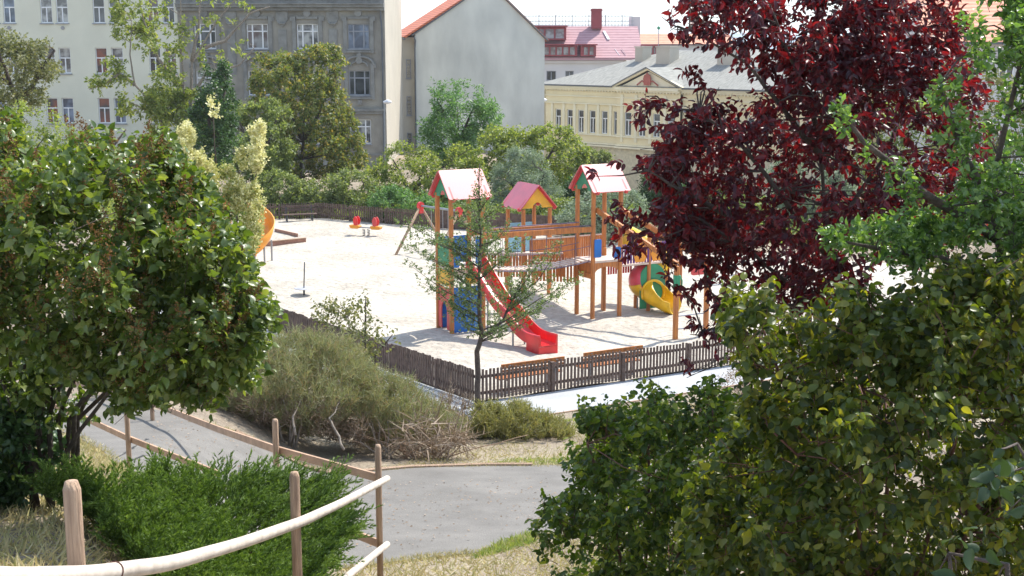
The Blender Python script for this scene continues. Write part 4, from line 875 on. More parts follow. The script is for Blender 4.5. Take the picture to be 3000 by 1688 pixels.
for a, b in ((-.3, -.1), (.3, -.3)): q = ctr + pr * a - pn * .45; mb.tube([(q.x, q.y, .4), (q.x, q.y, -.1)], .025, 6)
mb.build('leg', M['steel'], ps)

# ================================================================== OTHER PLAYGROUND THINGS
def arr(t): return tuple(float(v) for v in t)
# swing frame
pL, pRr = G(1232, 735), G(1345, 718); zt = 2.02
sL = P(1232, 602, 57.0); sR = P(1345, 616, 55.2); sw = thing('swing_frame', 'wooden A-frame swing with red end caps and steel top bar', 'swing', (sL[0], sL[1], 0))
bd = nrmz((sR - sL)[:2]); bp = npa((-bd[1], bd[0])); bp = bp if bp[1] < 0 else -bp; br = Vector((bd[0], bd[1], 0)); bq = Vector((bp[0], bp[1], 0)); ln = float(np.hypot(*(sR - sL)[:2]))
for e in (0, ln):
    for s in (1, -1):
        mb = MB(); mb.tube([br * e + Vector((0, 0, zt)), br * e + bq * 1.5 * s + Vector((0, 0, -.1))], .055, 8); mb.build('leg', M['tan'], sw, True)
    mb = MB(); mb.tube([br * (e - .06) + Vector((0, 0, zt)), br * (e + .06) + Vector((0, 0, zt))], .17, 14); mb.box(br * e + Vector((0, 0, zt - .22)), (.16, .2, .2), math.atan2(bd[1], bd[0])); mb.build('end_cap', M['redpl'], sw)
mb = MB(); mb.tube([br * 0 + Vector((0, 0, zt)), br * ln + Vector((0, 0, zt))], .045, 8); mb.build('top_bar', M['steel'], sw)
for e in (.35, .65):
    mb = MB(); mb.box(br * ln * e + Vector((0, 0, .45)), (.42, .2, .05), math.atan2(bd[1], bd[0])); st_ = mb.build('swing_seat', M['dsteel'], sw)
    mb = MB()
    for s in (-.17, .17): mb.tube([br * (ln * e + s) + Vector((0, 0, .45)), br * (ln * e + s) + Vector((0, 0, zt))], .012, 4)
    mb.build('chain', M['steel'], st_)
# spinner
b = G(891, 866); sp_ = thing('spinner', 'small spinning disc with tall dark centre pole on the sand', 'spinner', b)
mb = MB(); mb.tube([(0, 0, -.1), (0, 0, .26)], .035, 10); mb.build('base_post', M['dsteel'], sp_, True)
mb = MB(); mb.tube([(0, 0, .25), (0, 0, .27), (0, 0, .285)], [.33, .36, .34], 28); mb.build('disc', M['disc'], sp_)
mb = MB(); mb.tube([(0, 0, .28), (.05, 0, 1.22)], .022, 8); mb.build('pole', M['dsteel'], sp_, True)
# spring rocker for two
b = G(1073, 692); sr = thing('spring_rocker', 'two seat spring rocker with red and orange seats on the far sand', 'spring rocker', b, R(-22))
for s in (-.12, .12):
    mb = MB(); mb.tube([(s + .06 * math.cos(t), .06 * math.sin(t), t / 30 * .33) for t in np.linspace(0, 30, 60)], .015, 5); mb.build('spring', M['dsteel'], sr)
mb = MB(); mb.bar((-.55, 0, .40), (.55, 0, .40), .1, .05); mb.tube([(-.75, 0, .47), (-.5, 0, .42)], .025, 6); mb.tube([(.75, 0, .47), (.5, 0, .42)], .025, 6); mb.build('beam', M['steel'], sr)
for s, c in ((-1, 'redpl'), (1, 'oslide')):
    mb = MB(); mb.prism(rpoly([(-.22, .0), (.2, .0), (.26, .14), (-.3, .16)], .06), (s * .55, -.13, .34), (1, 0, 0), (0, 0, 1), (0, .26, 0)); mb.build('seat', M['oslide'], sr)
    mb = MB(); hd = rpoly([(-.08, 0), (.10, 0), (.14, .2), (.08, .38), (-.02, .44), (-.12, .26)], .06); mb.prism([(x, z) for x, z in hd], (s * .5, -.14, .5), (1, 0, 0), (0, 0, 1), (0, .04, 0)); mb.prism(hd, (s * .5, .10, .5), (1, 0, 0), (0, 0, 1), (0, .04, 0)); mb.build('side_shield', M[c if s < 0 else 'redpanel'], sr)
# orange spiral slide at the left, mostly behind shrubs
cc = G(742, 768); os_ = thing('spiral_slide', 'orange curved slide with grey legs behind the golden shrub', 'slide', (cc[0], cc[1], 0))
th = np.linspace(R(100), R(-75), 22); Rr = .62; mb = MB(); vs = []; n = 9
for i, t in enumerate(th):
    k = i / (len(th) - 1); z = 1.95 - 1.6 * k ** .95; c = Vector((Rr * math.cos(t), Rr * .95 * math.sin(t), z)); rad = Vector((math.cos(t), math.sin(t), 0))
    for j in range(n):
        a = -1 + 2 * j / (n - 1); vs.append(c + rad * (.30 * a) + Vector((0, 0, .42 * abs(a) ** 3 * (1.3 if a > 0 else .6) + .04 * a)))
fs = [(i * n + j, i * n + j + 1, (i + 1) * n + j + 1, (i + 1) * n + j) for i in range(len(th) - 1) for j in range(n - 1)]
mb.add(vs, fs); ch = mb.build('chute', M['oslide'], os_, True); m = ch.modifiers.new('t', 'SOLIDIFY'); m.thickness = .04; m.offset = 0
mb = MB(); mb.tube([(.55, -.42, .75), (.55, -.42, -.1)], .04, 8); mb.build('leg', M['steel'], os_); mb = MB(); mb.tube([(.76, .1, .9), (.76, .1, -.1)], .04, 8); mb.build('leg', M['steel'], os_)
mb = MB(); mb.tube([(.2, -.62, .4), (.2, -.62, -.1)], .03, 6); mb.build('leg', M['steel'], os_)
mb = MB(); mb.box((-.65, .75, 1.85), (1.0, .9, .07)); mb.build('platform', M['deck'], os_)
for x in (-1.15, -.15):
    for y in (.32, 1.18): mb = MB(); mb.box((x, y, 1.3), (.12, .12, 2.8), ch=.03); mb.build('post', M['orange'], os_)
# sandbox
a, b_, c_ = G(896, 712), G(735, 728), G(806, 682); sb = thing('sandbox', 'low red brown board sandbox edge beside the orange slide', 'sandbox', (a[0], a[1], 0))
mb = MB(); mb.bar((0, 0, .1), (*(b_ - a)[:2], .1), .06, .24); mb.build('board', M['sandbox'], sb)
e = G(872, 697) - a; mb = MB(); mb.bar((*e[:2], .1), (*(c_ - a)[:2], .1), .06, .2); mb.build('board', M['sandbox'], sb)
mb = MB(); mb.bar((0, 0, .235), (*(b_ - a)[:2], .235), .16, .03); mb.build('seat_plank', M['tan'], sb)
# benches
def bench(label, p, q, zs, zb, cm, inward, group=None, dep=.38):
    p, q = npa(p)[:2], npa(q)[:2]; L = float(np.hypot(*(q - p))); ang = math.atan2((q - p)[1], (q - p)[0]); b = thing('park_bench', label, 'bench', (*p, 0), ang, group); s = inward
    for k in range(3): mb = MB(); mb.box((L / 2, s * (.06 + k * .135), zs), (L, .115, .035)); mb.build('seat', M[cm], b)
    for z in (zb, zb - .16): mb = MB(); mb.box((L / 2, -s * (.05 + .1 * (z - zs)), z), (L, .04, .12)); mb.build('backrest', M[cm], b)
    for x in (L * .13, L * .87):
        mb = MB(); mb.bar((x, s * .35, zs), (x, s * .38, -.05), .05, .06); mb.build('leg', M['dsteel' if cm != 'orange' else 'disc'], b); mb = MB(); mb.bar((x, 0.02 * s, -.05), (x, -s * .08, zb + .03), .05, .06); mb.bar((x, -.02 * s, zs - .04), (x, s * .38, zs - .04), .05, .05); mb.build('leg', M['dsteel' if cm != 'orange' else 'disc'], b)
bench('orange plank bench inside the front fence, nearer the foot of the red slide', C0 + DR * .85 - NR * .4, C0 + DR * 2.75 - NR * .4, .40, .76, 'orange', 1, 'orange benches inside the front fence')
bench('orange plank bench inside the front fence, farther along to the right', C0 + DR * 3.35 - NR * .4, C0 + DR * 5.25 - NR * .4, .40, .78, 'orange', 1, 'orange benches inside the front fence')
bench('weathered brown bench in front of the far picket fence', G(826, 650)[:2], G(926, 646)[:2], .38, .74, 'picket', -1)

# ================================================================== RAILINGS IN FRONT
def rpost(root, p, ztop, zlow, r=.037, sharp=.03):
    mb = MB(); mb.tube([(p[0], p[1], zlow), (p[0], p[1], ztop - sharp), (p[0], p[1], ztop)], [r, r, r * .72], 14); return mb.build('post', M['tan'], root, True)
hr = thing('handrail', 'pale round log handrail on posts beside the juniper', 'railing', (-1.4, 8, 5))
O_ = npa((-1.4, 8, 5.0))
p1, p2, p3 = P(209, 1410, 4.6), P(862, 1383, 8.4), P(1107, 1303, 13.0)
for p, r in ((p1, .032), (p2, .033), (p3, .033)): rpost(hr, p - O_, (p - O_)[2], float(T(p[0], p[1])) - 5.3, r)
rl = [P(-300, 1672, 3.3), P(0, 1682, 3.75), P(238, 1673, 4.62), P(470, 1645, 5.6), P(700, 1581, 7.0), P(876, 1520, 8.45), P(1000, 1463, 10.4), P(1122, 1400, 13.05)]
off = npa((.045, -.03, 0)); rl = [p - O_ + off for p in rl]; g = np.random.default_rng(4); q = []
for i in range(len(rl) - 1):
    for t in np.linspace(0, 1, 8, endpoint=False): q.append(rl[i] * (1 - t) + rl[i + 1] * t + g.normal(0, .0012, 3))
q.append(rl[-1])
for _ in range(3): q[1:-1] = [(q[i - 1] + 2 * q[i] + q[i + 1]) / 4 for i in range(1, len(q) - 1)]
mb = MB(); mb.tube(q, [.0335 + .0008 * math.sin(i * .37) for i in range(len(q))], 18); mb.build('rail', M['barkrail'], hr, True)
ll = [P(1122, 1592, 13.05), P(1010, 1680, 11.2), P(900, 1790, 9.6), P(700, 1960, 7.2)]; mb = MB(); mb.tube([p - O_ + off for p in ll], .034, 16); mb.build('rail', M['barkrail'], hr, True)
ti = min(range(len(q)), key=lambda i: abs(q[i][1] + O_[1] - 4.78)); c = q[ti]; dq = Vector(q[ti + 1] - q[ti - 1]).normalized(); e1 = dq.cross(Vector((0, 0, 1))).normalized(); e2 = e1.cross(dq)
mb = MB(); mb.tube([Vector(c) + (e1 * math.cos(t) + e2 * math.sin(t)) * .0372 + dq * .012 * math.sin(t * .5) for t in np.linspace(0, 6.28, 18)], .0028, 5); mb.build('wire_tie', M['redbark'], hr)
def board_fence(label, pts, posts, w=.028, h=.085, low=None):
    b0 = npa(pts[0]); r = thing('path_railing', label, 'railing', b0, group='low board railings along the ramp')
    for i in range(len(pts) - 1): mb = MB(); mb.bar(pts[i] - b0, pts[i + 1] - b0, w, h); mb.build('rail', M['board'], r)
    for p, top in posts: rpost(r, npa(p) - b0, float(top - b0[2]), float(T(p[0], p[1])) - .3 - b0[2], .034 if w > .023 else .026)
    return r
B = [P(1100, 1398, 13.02), P(812, 1318, 14.2), P(640, 1258, 17.0), P(450, 1184, 21.0), P(250, 1130, 25.0), P(60, 1085, 29)]
board_fence('board railing on the far side of the ramp, running up to the tall corner post', B, [(P(808, 1300, 14.12), P(808, 1228, 14.12)[2]), (P(448, 1250, 21.0), P(448, 1120, 21)[2]), (P(100, 1180, 28), P(100, 1100, 28)[2])])
b2 = board_fence('short low board rail behind the foot of the juniper', [P(1104, 1590, 13.05), P(1000, 1548, 13.6), P(900, 1512, 14.2)], [])
A = [P(640, 1388, 12.6), P(560, 1357, 12.7), P(375, 1284, 13.3), P(250, 1226, 14.6), P(60, 1150, 17), P(-100, 1090, 19)]
board_fence('board railing on the near side of the ramp, left of the juniper', A, [(P(376, 1300, 13.24), P(376, 1195, 13.24)[2])], .022, .062)

# ================================================================== VEGETATION
LM = dict(
 lilac=leafmat('lilac leaf', [(.055, .095, .018), (.10, .155, .032), (.155, .215, .05), (.26, .30, .11)], .42, (1.4, 1.4, .35), .34, .6),
 seed=leafmat('dry flower heads', [(.17, .085, .03), (.26, .14, .05), (.12, .06, .025), (.33, .21, .085)], .15, (1, .8, .5), .8, .2),
 gold=leafmat('golden leaf', [(.07, .13, .02), (.15, .24, .045), (.52, .50, .17), (.85, .80, .46)], .3, (1.05, 1.05, .8), .5),
 juniper=leafmat('juniper needle', [(.045, .08, .018), (.085, .145, .03), (.145, .23, .05), (.25, .34, .10)], .35, (1.1, 1.15, .4), .55, .3),
 broom=leafmat('broom strand', [(.18, .20, .10), (.27, .29, .14), (.36, .37, .21), (.38, .26, .17)], .35, (1, 1, .5), .7, .3),
 dry=leafmat('dry twig', [(.20, .145, .10), (.30, .23, .165), (.40, .32, .25), (.26, .18, .11)], .1, (1, .9, .6), .85, .2),
 hed=leafmat('hedge leaf', [(.11, .15, .05), (.18, .23, .075), (.26, .31, .115), (.36, .39, .18)], .5, (1.15, 1.2, .45), .5),
 brn=leafmat('browning leaf', [(.09, .13, .035), (.16, .215, .055), (.25, .30, .095), (.38, .29, .11)], .5, (1.2, 1.1, .4), .5),
 olive=leafmat('olive leaf', [(.11, .13, .055), (.17, .185, .08), (.23, .235, .11), (.30, .28, .15)], .45, (1.1, 1.1, .5), .55),
 fresh=leafmat('fresh green leaf', [(.08, .15, .05), (.12, .22, .075), (.18, .30, .11), (.25, .37, .17)], .45, (1.1, 1.3, .5), .45),
 yg=leafmat('yellow green leaf', [(.14, .19, .045), (.21, .27, .065), (.30, .36, .10), (.40, .41, .15)], .5, (1.2, 1.2, .4), .5),
 gg=leafmat('grey green leaf', [(.17, .22, .14), (.24, .30, .19), (.31, .37, .24), (.38, .43, .31)], .3, (1, 1.1, .8), .6),
 dkg=leafmat('dark green leaf', [(.025, .05, .018), (.045, .085, .025), (.07, .13, .038), (.11, .19, .06)], .35, (1, 1.3, .5), .4),
 plum=leafmat('purple plum leaf', [(.028, .008, .013), (.052, .010, .016), (.085, .013, .019), (.16, .018, .02)], .44, (2.9, .7, .6), .36, .6),
 gplum=leafmat('green plum leaf', [(.06, .12, .03), (.10, .19, .045), (.16, .27, .07), (.27, .38, .13)], .5, (1.2, 1.25, .45), .25, .7),
 dog=leafmat('dogwood leaf', [(.030, .052, .012), (.068, .105, .022), (.12, .165, .034), (.25, .25, .055)], .50, (1.9, 1.7, .25), .38, .5),
 dog2=leafmat('dark shrub leaf', [(.036, .070, .013), (.068, .122, .021), (.12, .19, .034), (.28, .32, .07)], .5, (1.7, 1.6, .3), .38, .5),
 near=leafmat('near blue green leaf', [(.02, .042, .014), (.032, .06, .02), (.048, .082, .028)], .3, (1.2, 1.4, .4), .45),
 pear=leafmat('small tree leaf', [(.065, .105, .035), (.115, .17, .055), (.18, .24, .09), (.30, .34, .16)], .45, (1, 1.1, .5), .5),
)
LM['straw'] = leafmat('straw green leaf', [(.15, .16, .06), (.24, .24, .09), (.33, .32, .13), (.40, .33, .17)], .4, (1.1, 1.1, .5), .6, .3)
M.update(LM)
def gb_(px, py): return GT(px, py)
def gz(px, Y): x = float(P(px, 600, Y)[0]); return npa((x, Y, float(T(x, Y))))
Q = lambda L, Y: [P(a, b, Y) for a, b in L]

# ---- far and middle distance trees (behind the playground)
plant('sparse_tree', 'tall thin crowned tree with bare twigs in front of the cream and grey buildings', 'tree', gz(545, 84),
      [([(330, -60), (480, -60), (500, 60), (440, 90), (330, 90)], 84, 3, 138, .3), ([(330, 60), (450, 70), (470, 150), (400, 160), (350, 120)], 84, 3, 103, .3), ([(440, 90), (560, 60), (540, 190), (450, 190)], 84, 3, 59, .3),
       ([(262, 235), (320, 225), (320, 270), (262, 275)], 84, 1.2, 36, .3), ([(310, 180), (372, 180), (372, 235), (310, 235)], 84, 1.2, 46, .3), ([(455, 190), (530, 200), (520, 300), (430, 300)], 84, 2.5, 138, .3),
       ([(350, 280), (520, 275), (540, 340), (470, 400), (430, 385), (450, 330), (360, 335)], 84, 3, 299, .3), ([(500, 280), (620, 260), (640, 400), (540, 420)], 84, 3, 252, .3), ([(560, -60), (760, -60), (740, 60), (640, 130), (560, 120)], 84, 4, 59, .35), ([(560, 140), (740, 120), (700, 200), (580, 220)], 84, 3, 23, .3)],
      'yg', 11, .32, 'rhomb', .26, .6, droop=.35, up=.35, outw=.3, bark='palebark', seed=11, nlimb=130, limb_r=.022, out=.7,
      trunks=[Q([(548, 620), (545, 480), (536, 250), (531, 100), (528, -60)], 84), Q([(548, 480), (480, 430), (470, 330), (395, 250), (380, 160), (385, 60)], 84), Q([(545, 420), (560, 290), (562, 180), (640, 60), (700, -20)], 84),
              Q([(562, 280), (600, 220), (700, 190), (745, 140)], 84), Q([(395, 250), (350, 215), (300, 250), (262, 262)], 84), Q([(470, 330), (440, 330), (380, 300)], 84), Q([(540, 470), (520, 400), (455, 380)], 84), Q([(562, 180), (580, 90), (590, -40)], 84), Q([(536, 250), (460, 170), (420, 60), (400, -50)], 84), Q([(600, 140), (660, 120), (730, 40), (790, 20)], 84)], tr=(.12, .025))
def simple_tree(name, label, px, D, poly, th, n, mat_, size, seed, trunk_px=None, trunk_top=None, K=7, kind='rhomb', w=.34, up=.4, L=.45, tr=(.12, .035), bark='bark', group='trees and shrubs behind the playground', clump=.35, nl=30, extra=(), droop=.35, out=.9):
    tp = trunk_px or px; b = gz(px, D); cy = trunk_top or (sum(p[1] for p in poly) / len(poly)); xs = [p[0] for p in poly]; mx = sum(xs) / len(xs)
    tr_ = [[b, P((tp + mx) / 2, (cy + max(p[1] for p in poly)) / 2, D), P(mx, cy, D)]]
    for s in (-1, 1): tr_.append([P((tp + mx) / 2, (cy + max(p[1] for p in poly)) / 2, D), P(mx + s * (max(xs) - min(xs)) * .25, cy * .6 + min(p[1] for p in poly) * .4, D)])
    return plant(name, label, 'tree' if 'tree' in name or 'conifer' in name else 'shrub', b, [(poly, D, th, int(n * 1.9), clump)] + list(extra), mat_, K, size * 1.12, kind, w, L, droop=droop, up=up, seed=seed, trunks=tr_, tr=tr, nlimb=nl, limb_r=.03, bark=bark, group=group, out=out)
simple_tree('browning_tree', 'broad browning green tree covering the grey building windows', 880, 78, [(735, 230), (760, 160), (830, 150), (850, 175), (900, 140), (985, 140), (1010, 200), (1000, 270), (1030, 340), (1060, 430), (1075, 480), (1000, 510), (860, 525), (760, 480), (730, 380), (745, 300)], 6, 2300, 'brn', .20, 21, nl=60)
simple_tree('leafy_tree', 'green tree with yellowing top left of the browning tree', 770, 74, [(640, 330), (700, 300), (760, 310), (800, 290), (850, 330), (860, 420), (840, 500), (760, 540), (680, 520), (650, 440)], 5, 900, 'hed', .19, 22)
simple_tree('upright_tree', 'narrow dark green upright tree in front of the cream building', 640, 60, [(590, 230), (600, 190), (615, 225), (640, 215), (655, 180), (668, 210), (672, 260), (690, 300), (690, 440), (660, 540), (560, 540), (540, 440), (560, 330), (585, 300)], 3, 1300, 'dkg', .13, 23, up=1.3, tr=(.1, .04))
simple_tree('edge_tree', 'olive green tree at the left edge before the cream building', 40, 52, [(-160, 60), (0, 90), (60, 110), (100, 130), (140, 120), (135, 160), (120, 165), (160, 185), (178, 215), (150, 240), (120, 230), (130, 290), (100, 330), (60, 360), (-160, 400)], 4, 1150, 'olive', .14, 24, tr=(.12, .05))
simple_tree('feathery_tree', 'bright green feathery tree standing before the blank gable wall', 1355, 80, [(1265, 240), (1300, 225), (1330, 228), (1370, 250), (1400, 240), (1440, 300), (1462, 330), (1450, 380), (1400, 400), (1380, 470), (1300, 480), (1250, 440), (1225, 390), (1240, 360), (1280, 340)], 4, 620, 'fresh', .26, 25, K=9, w=.18, clump=.3, L=.7, tr=(.1, .03), nl=50)
simple_tree('slender_tree', 'yellow green airy tree behind the middle play tower', 1580, 76, [(1400, 420), (1430, 370), (1500, 380), (1520, 350), (1540, 385), (1600, 370), (1660, 355), (1680, 400), (1715, 440), (1710, 520), (1660, 590), (1560, 600), (1450, 560), (1400, 500)], 4, 1150, 'yg', .19, 26, clump=.33)
simple_tree('loose_shrub', 'yellow green bushy tree below the cream side wall', 1160, 73, [(1075, 500), (1120, 450), (1170, 425), (1240, 430), (1290, 470), (1340, 420), (1400, 430), (1420, 520), (1380, 600), (1250, 620), (1120, 600), (1070, 560)], 4, 1200, 'yg', .17, 27)
simple_tree('silvery_tree', 'pale grey green willow like tree behind the low play roof', 1520, 69, [(1440, 560), (1460, 480), (1510, 440), (1570, 450), (1600, 500), (1640, 560), (1660, 640), (1560, 680), (1440, 660)], 3, 900, 'gg', .22, 28, w=.12, K=9)
simple_tree('low_hedge_shrub', 'green shrub mass behind the far bench', 820, 70, [(735, 560), (760, 520), (820, 500), (880, 540), (930, 530), (960, 590), (930, 620), (800, 625), (735, 625)], 2.5, 800, 'hed', .15, 29, tr=(.06, .02))
simple_tree('low_hedge_shrub', 'rounded pale green shrub right of the fence corner', 1040, 70, [(930, 590), (950, 530), (1010, 500), (1080, 520), (1120, 560), (1100, 620), (1020, 640), (940, 625)], 2.5, 800, 'hed', .15, 30, tr=(.06, .02))
simple_tree('low_hedge_shrub', 'pale shrub behind the board fence by the swing frame', 1180, 67, [(1080, 620), (1100, 560), (1160, 550), (1250, 570), (1300, 600), (1330, 650), (1250, 670), (1120, 650)], 2.5, 700, 'fresh', .14, 31, tr=(.06, .02))
simple_tree('low_hedge_shrub', 'grey leaved shrub behind the right play tower', 1800, 60, [(1640, 640), (1680, 590), (1740, 560), (1800, 540), (1850, 560), (1900, 600), (1930, 680), (1820, 720), (1660, 710)], 2.5, 900, 'gg', .13, 32, tr=(.06, .02))
simple_tree('low_hedge_shrub', 'green shrub row between the low roof and right play tower', 1620, 66, [(1360, 640), (1430, 600), (1520, 620), (1620, 580), (1700, 600), (1720, 690), (1560, 700), (1380, 690)], 2.5, 1000, 'hed', .14, 33, tr=(.06, .02))
simple_tree('dark_conifer', 'dark green conifer beside the right play tower roof', 1970, 66, [(1870, 640), (1880, 540), (1910, 480), (1960, 455), (2010, 480), (2040, 540), (2060, 620), (2030, 690), (1900, 690)], 3.5, 1500, 'dkg', .18, 34, w=.15, K=9, up=.2)
simple_tree('dark_shrub', 'dark shrub behind the left post of the right play tower', 1690, 72, [(1640, 600), (1660, 540), (1710, 520), (1760, 560), (1760, 640), (1680, 660)], 2.5, 500, 'dkg', .15, 35, tr=(.06, .02))
simple_tree('slim_conifer', 'slim green clipped tree before the yellow building ground floor', 1736, 112, [(1722, 450), (1736, 440), (1750, 455), (1755, 500), (1720, 500)], 1.5, 200, 'hed', .2, 36, tr=(.06, .02))
simple_tree('slim_conifer', 'second slim clipped tree before the yellow building ground floor', 1770, 110, [(1756, 460), (1770, 447), (1783, 460), (1788, 505), (1754, 505)], 1.5, 200, 'hed', .2, 37, tr=(.06, .02))
for i, (px, D, poly, m_, lb) in enumerate([
    (2150, 62, [(2040, 620), (2080, 540), (2180, 560), (2260, 600), (2260, 740), (2060, 740)], 'hed', 'green shrub glimpsed through the lower purple leaves'),
    (2380, 66, [(2240, 520), (2320, 430), (2440, 420), (2520, 500), (2540, 700), (2260, 740)], 'gg', 'grey green tree glimpsed behind the middle of the purple crown'),
    (2620, 70, [(2500, 380), (2580, 300), (2700, 280), (2760, 380), (2760, 700), (2500, 720)], 'hed', 'tall green tree glimpsed behind the right of the purple crown'),
    (2860, 64, [(2740, 260), (2800, 150), (2860, 150), (2920, 220), (3100, 260), (3100, 700), (2740, 700)], 'olive', 'olive tree under the salmon roof at the right edge')]):
    simple_tree('leafy_tree', lb, px, D, poly, 4, 900, m_, .19, 40 + i)
for i, (px, D, poly, m_, lb) in enumerate([
    (250, 48, [(-100, 420), (60, 300), (120, 330), (150, 280), (170, 330), (220, 400), (400, 470), (560, 520), (560, 700), (-100, 700)], 'yg', 'light green shrub tops showing above the left of the lilac')]):
    simple_tree('light_shrub', lb, px, D, poly, 3, 1500, m_, .12, 50 + i, up=1.2, tr=(.08, .03))

# ---- small tree at the fence corner
g = np.random.default_rng(60); YT = float(G(1402, 1188)[1]); tb = npa(G(1402, 1188)); st = thing('slender_street_tree', 'small spiky crowned tree growing at the corner of the picket fence', 'tree', tb)
mt = MB(); tz = lambda L, dy=0: [P(a, b, YT + dy) - tb for a, b in L]
main = limb(mt, tz([(1402, 1200), (1399, 1100), (1396, 1030), (1412, 985), (1404, 930), (1402, 820), (1408, 720), (1404, 620), (1405, 480)]), .085, .012, 10, .012, g)
fork = limb(mt, tz([(1410, 988), (1445, 970), (1475, 935), (1500, 880)]), .055, .02, 8, .01, g)
tips = [(1190, 720), (1215, 690), (1235, 665), (1205, 780), (1240, 830), (1180, 650), (1270, 760), (1250, 700), (1290, 860), (1275, 800), (1330, 640), (1300, 700), (1335, 760), (1320, 920), (1300, 880), (1360, 700), (1340, 590), (1450, 560), (1470, 600), (1490, 660), (1510, 720), (1540, 700), (1560, 770), (1600, 740), (1620, 820), (1690, 820), (1650, 850), (1630, 870), (1590, 900), (1560, 930), (1530, 860), (1500, 800), (1470, 760), (1450, 860), (1430, 700), (1380, 800), (1370, 880), (1350, 950), (1560, 840), (1640, 720), (1440, 920), (1480, 960), (1350, 840), (1240, 745), (1400, 560), (1385, 650), (1345, 820), (1460, 690), (1420, 790), (1440, 640)]
O = []; Dd = []; S = np.array(main[8:] + fork)
for (a, b) in tips:
    t = P(a, b, YT + g.uniform(-1.1, 1.1)) - tb; low = S[S[:, 2] < t[2] - .10 - .42 * abs(t[0])]
    if not len(low): low = S[:3]
    s = low[np.argmin(((low - t) ** 2).sum(1))]; m = s * .5 + t * .5; m[2] -= .10 * np.linalg.norm(t - s) * g.uniform(-.6, 1.2); m[:2] += g.normal(0, .05, 2)
    mt.tube([s, m, t], [.02, .012, .004], 5, False)
    ln = np.linalg.norm(t - s); k = int(12 + ln * 26)
    for u in g.uniform(.15, 1.05, k):
        p = (1 - u) ** 2 * s + 2 * u * (1 - u) * m + u * u * t; O.append(p + g.normal(0, .075, 3)); d = (t - s) / ln * .5 + g.normal(0, .6, 3); d[2] += .5; Dd.append(d)
for u in np.linspace(0, 1, 60):
    O.append(P(1405 + g.normal(0, 9), 500 + 200 * u, YT) - tb); Dd.append(g.normal(0, .5, 3) + npa((0, 0, .8)))
cpl = [(1400, 560), (1430, 640), (1480, 720), (1490, 820), (1470, 930), (1420, 980), (1370, 960), (1320, 880), (1320, 780), (1350, 680), (1375, 600)]
cp_, _c = crown_pts(g, cpl, YT, 1.6, 480, .5); O += list(cp_ - tb); Dd += list(g.normal(0, .6, cp_.shape) + npa((0, 0, .5)))
mt.build('trunk', M['bark'], st, True); O = npa(O); Dd = npa(Dd)
V, pl, at = shoot_leaves(g, O, Dd, .13, 8, .060, 'rhomb', .36, .2, .8, .4); npmesh('crown', V, pl, M['pear'], st, at)

# ---- strand shrubs (broom) in the middle
def strands(name, label, base, poly, D, th, n, mat_, L, w, seed, up=1.2, spread=.55, stems=(), cat='shrub', group=None, bark='palebark', K=3, size=None, sr=.018, crown='crown'):
    g = np.random.default_rng(seed); base = npa(base); r = thing(name, label, cat, base, group=group); pts, C = crown_pts(g, poly, D, th, int(n * 1.15), .45); n = len(pts)
    z = np.maximum(pts[:, 2], T(pts[:, 0], pts[:, 1]) + .02); pts[:, 2] = z
    d = g.normal(0, spread, pts.shape); d[:, 2] += up; cen = pts.mean(0); d[:, 0] += (pts[:, 0] - cen[0]) * .35; d[:, 1] += (pts[:, 1] - cen[1]) * .2; d = nrmz(d)
    sz = L * g.uniform(.5, 1.3, n); nr = g.normal(0, 1, pts.shape)
    V, pl, at = leaves(pts - base, d, nr, sz, 'blade', w / L, g.uniform(0, 1, n))
    # side leaflets
    ps_, dd_, ss_ = [], [], []
    for k in range(K):
        t = (k + .5) / K; ps_.append(pts - base + d * (sz * t)[:, None]); q = d * .7 + g.normal(0, .5, pts.shape); dd_.append(q); ss_.append(sz * .38)
    V2, pl2, at2 = leaves(np.concatenate(ps_), np.concatenate(dd_), g.normal(0, 1, (n * K, 3)), np.concatenate(ss_), 'blade', (w / L) * 1.6 if size is None else size, g.uniform(0, 1, n * K))
    o = len(V); V = np.concatenate([V, V2]); pl = pl + [(p + o) for p in pl2]; npmesh(crown, V, pl, M[mat_], r, np.concatenate([at, at2]))
    mb = MB()
    for s in stems: limb(mb, [npa(p) - base for p in s], sr, sr * .4, 6, .01, g)
    if mb.v: mb.build('stem', M[bark], r, True)
    return r
def stems_for(px0, px1, py, D, n, h, seed, lean=.4):
    g = np.random.default_rng(seed); out = []
    for i in range(n):
        b = P(g.uniform(px0, px1), py, D); b[2] = T(b[0], b[1]); q = b + npa((g.normal(0, lean), g.normal(0, .2), h)); m = (b + q) / 2 + npa((g.normal(0, .12), 0, 0)); out.append([b, m, q])
    return out
gs = gb_(860, 1275); DB = float(gs[1]); print('broom D', DB, gs)
DB = 24.5
strands('broom_shrub', 'large grey green wispy shrub in the middle, left half of the thicket', gz(850, DB), [(560, 1200), (600, 1130), (680, 1070), (760, 1020), (860, 1000), (960, 1000), (1040, 1035), (1080, 1110), (1080, 1190), (1020, 1270), (900, 1285), (720, 1255), (580, 1225)], DB, 3.4, 12500, 'broom', .28, .0075, 61, stems=stems_for(820, 900, 1275, DB - .9, 5, .9, 1) + [[P(1008, 1318, DB - 2), P(985, 1260, DB - 1.8), P(965, 1225, DB - 1.6), P(1000, 1170, DB - 1)], [P(865, 1275, DB - 1.8), P(858, 1220, DB - 1.6), P(880, 1170, DB - 1)]], sr=.026, K=5)
strands('broom_shrub', 'brownish wispy shrub joining the right side of the thicket', gz(1180, DB), [(980, 1270), (1010, 1150), (1060, 1090), (1120, 1100), (1200, 1130), (1260, 1190), (1330, 1230), (1350, 1290), (1240, 1310), (1080, 1310)], DB + .3, 2.6, 7500, 'broom', .25, .0075, 62, stems=stems_for(1110, 1150, 1300, DB - 1, 6, .7, 2), K=4)
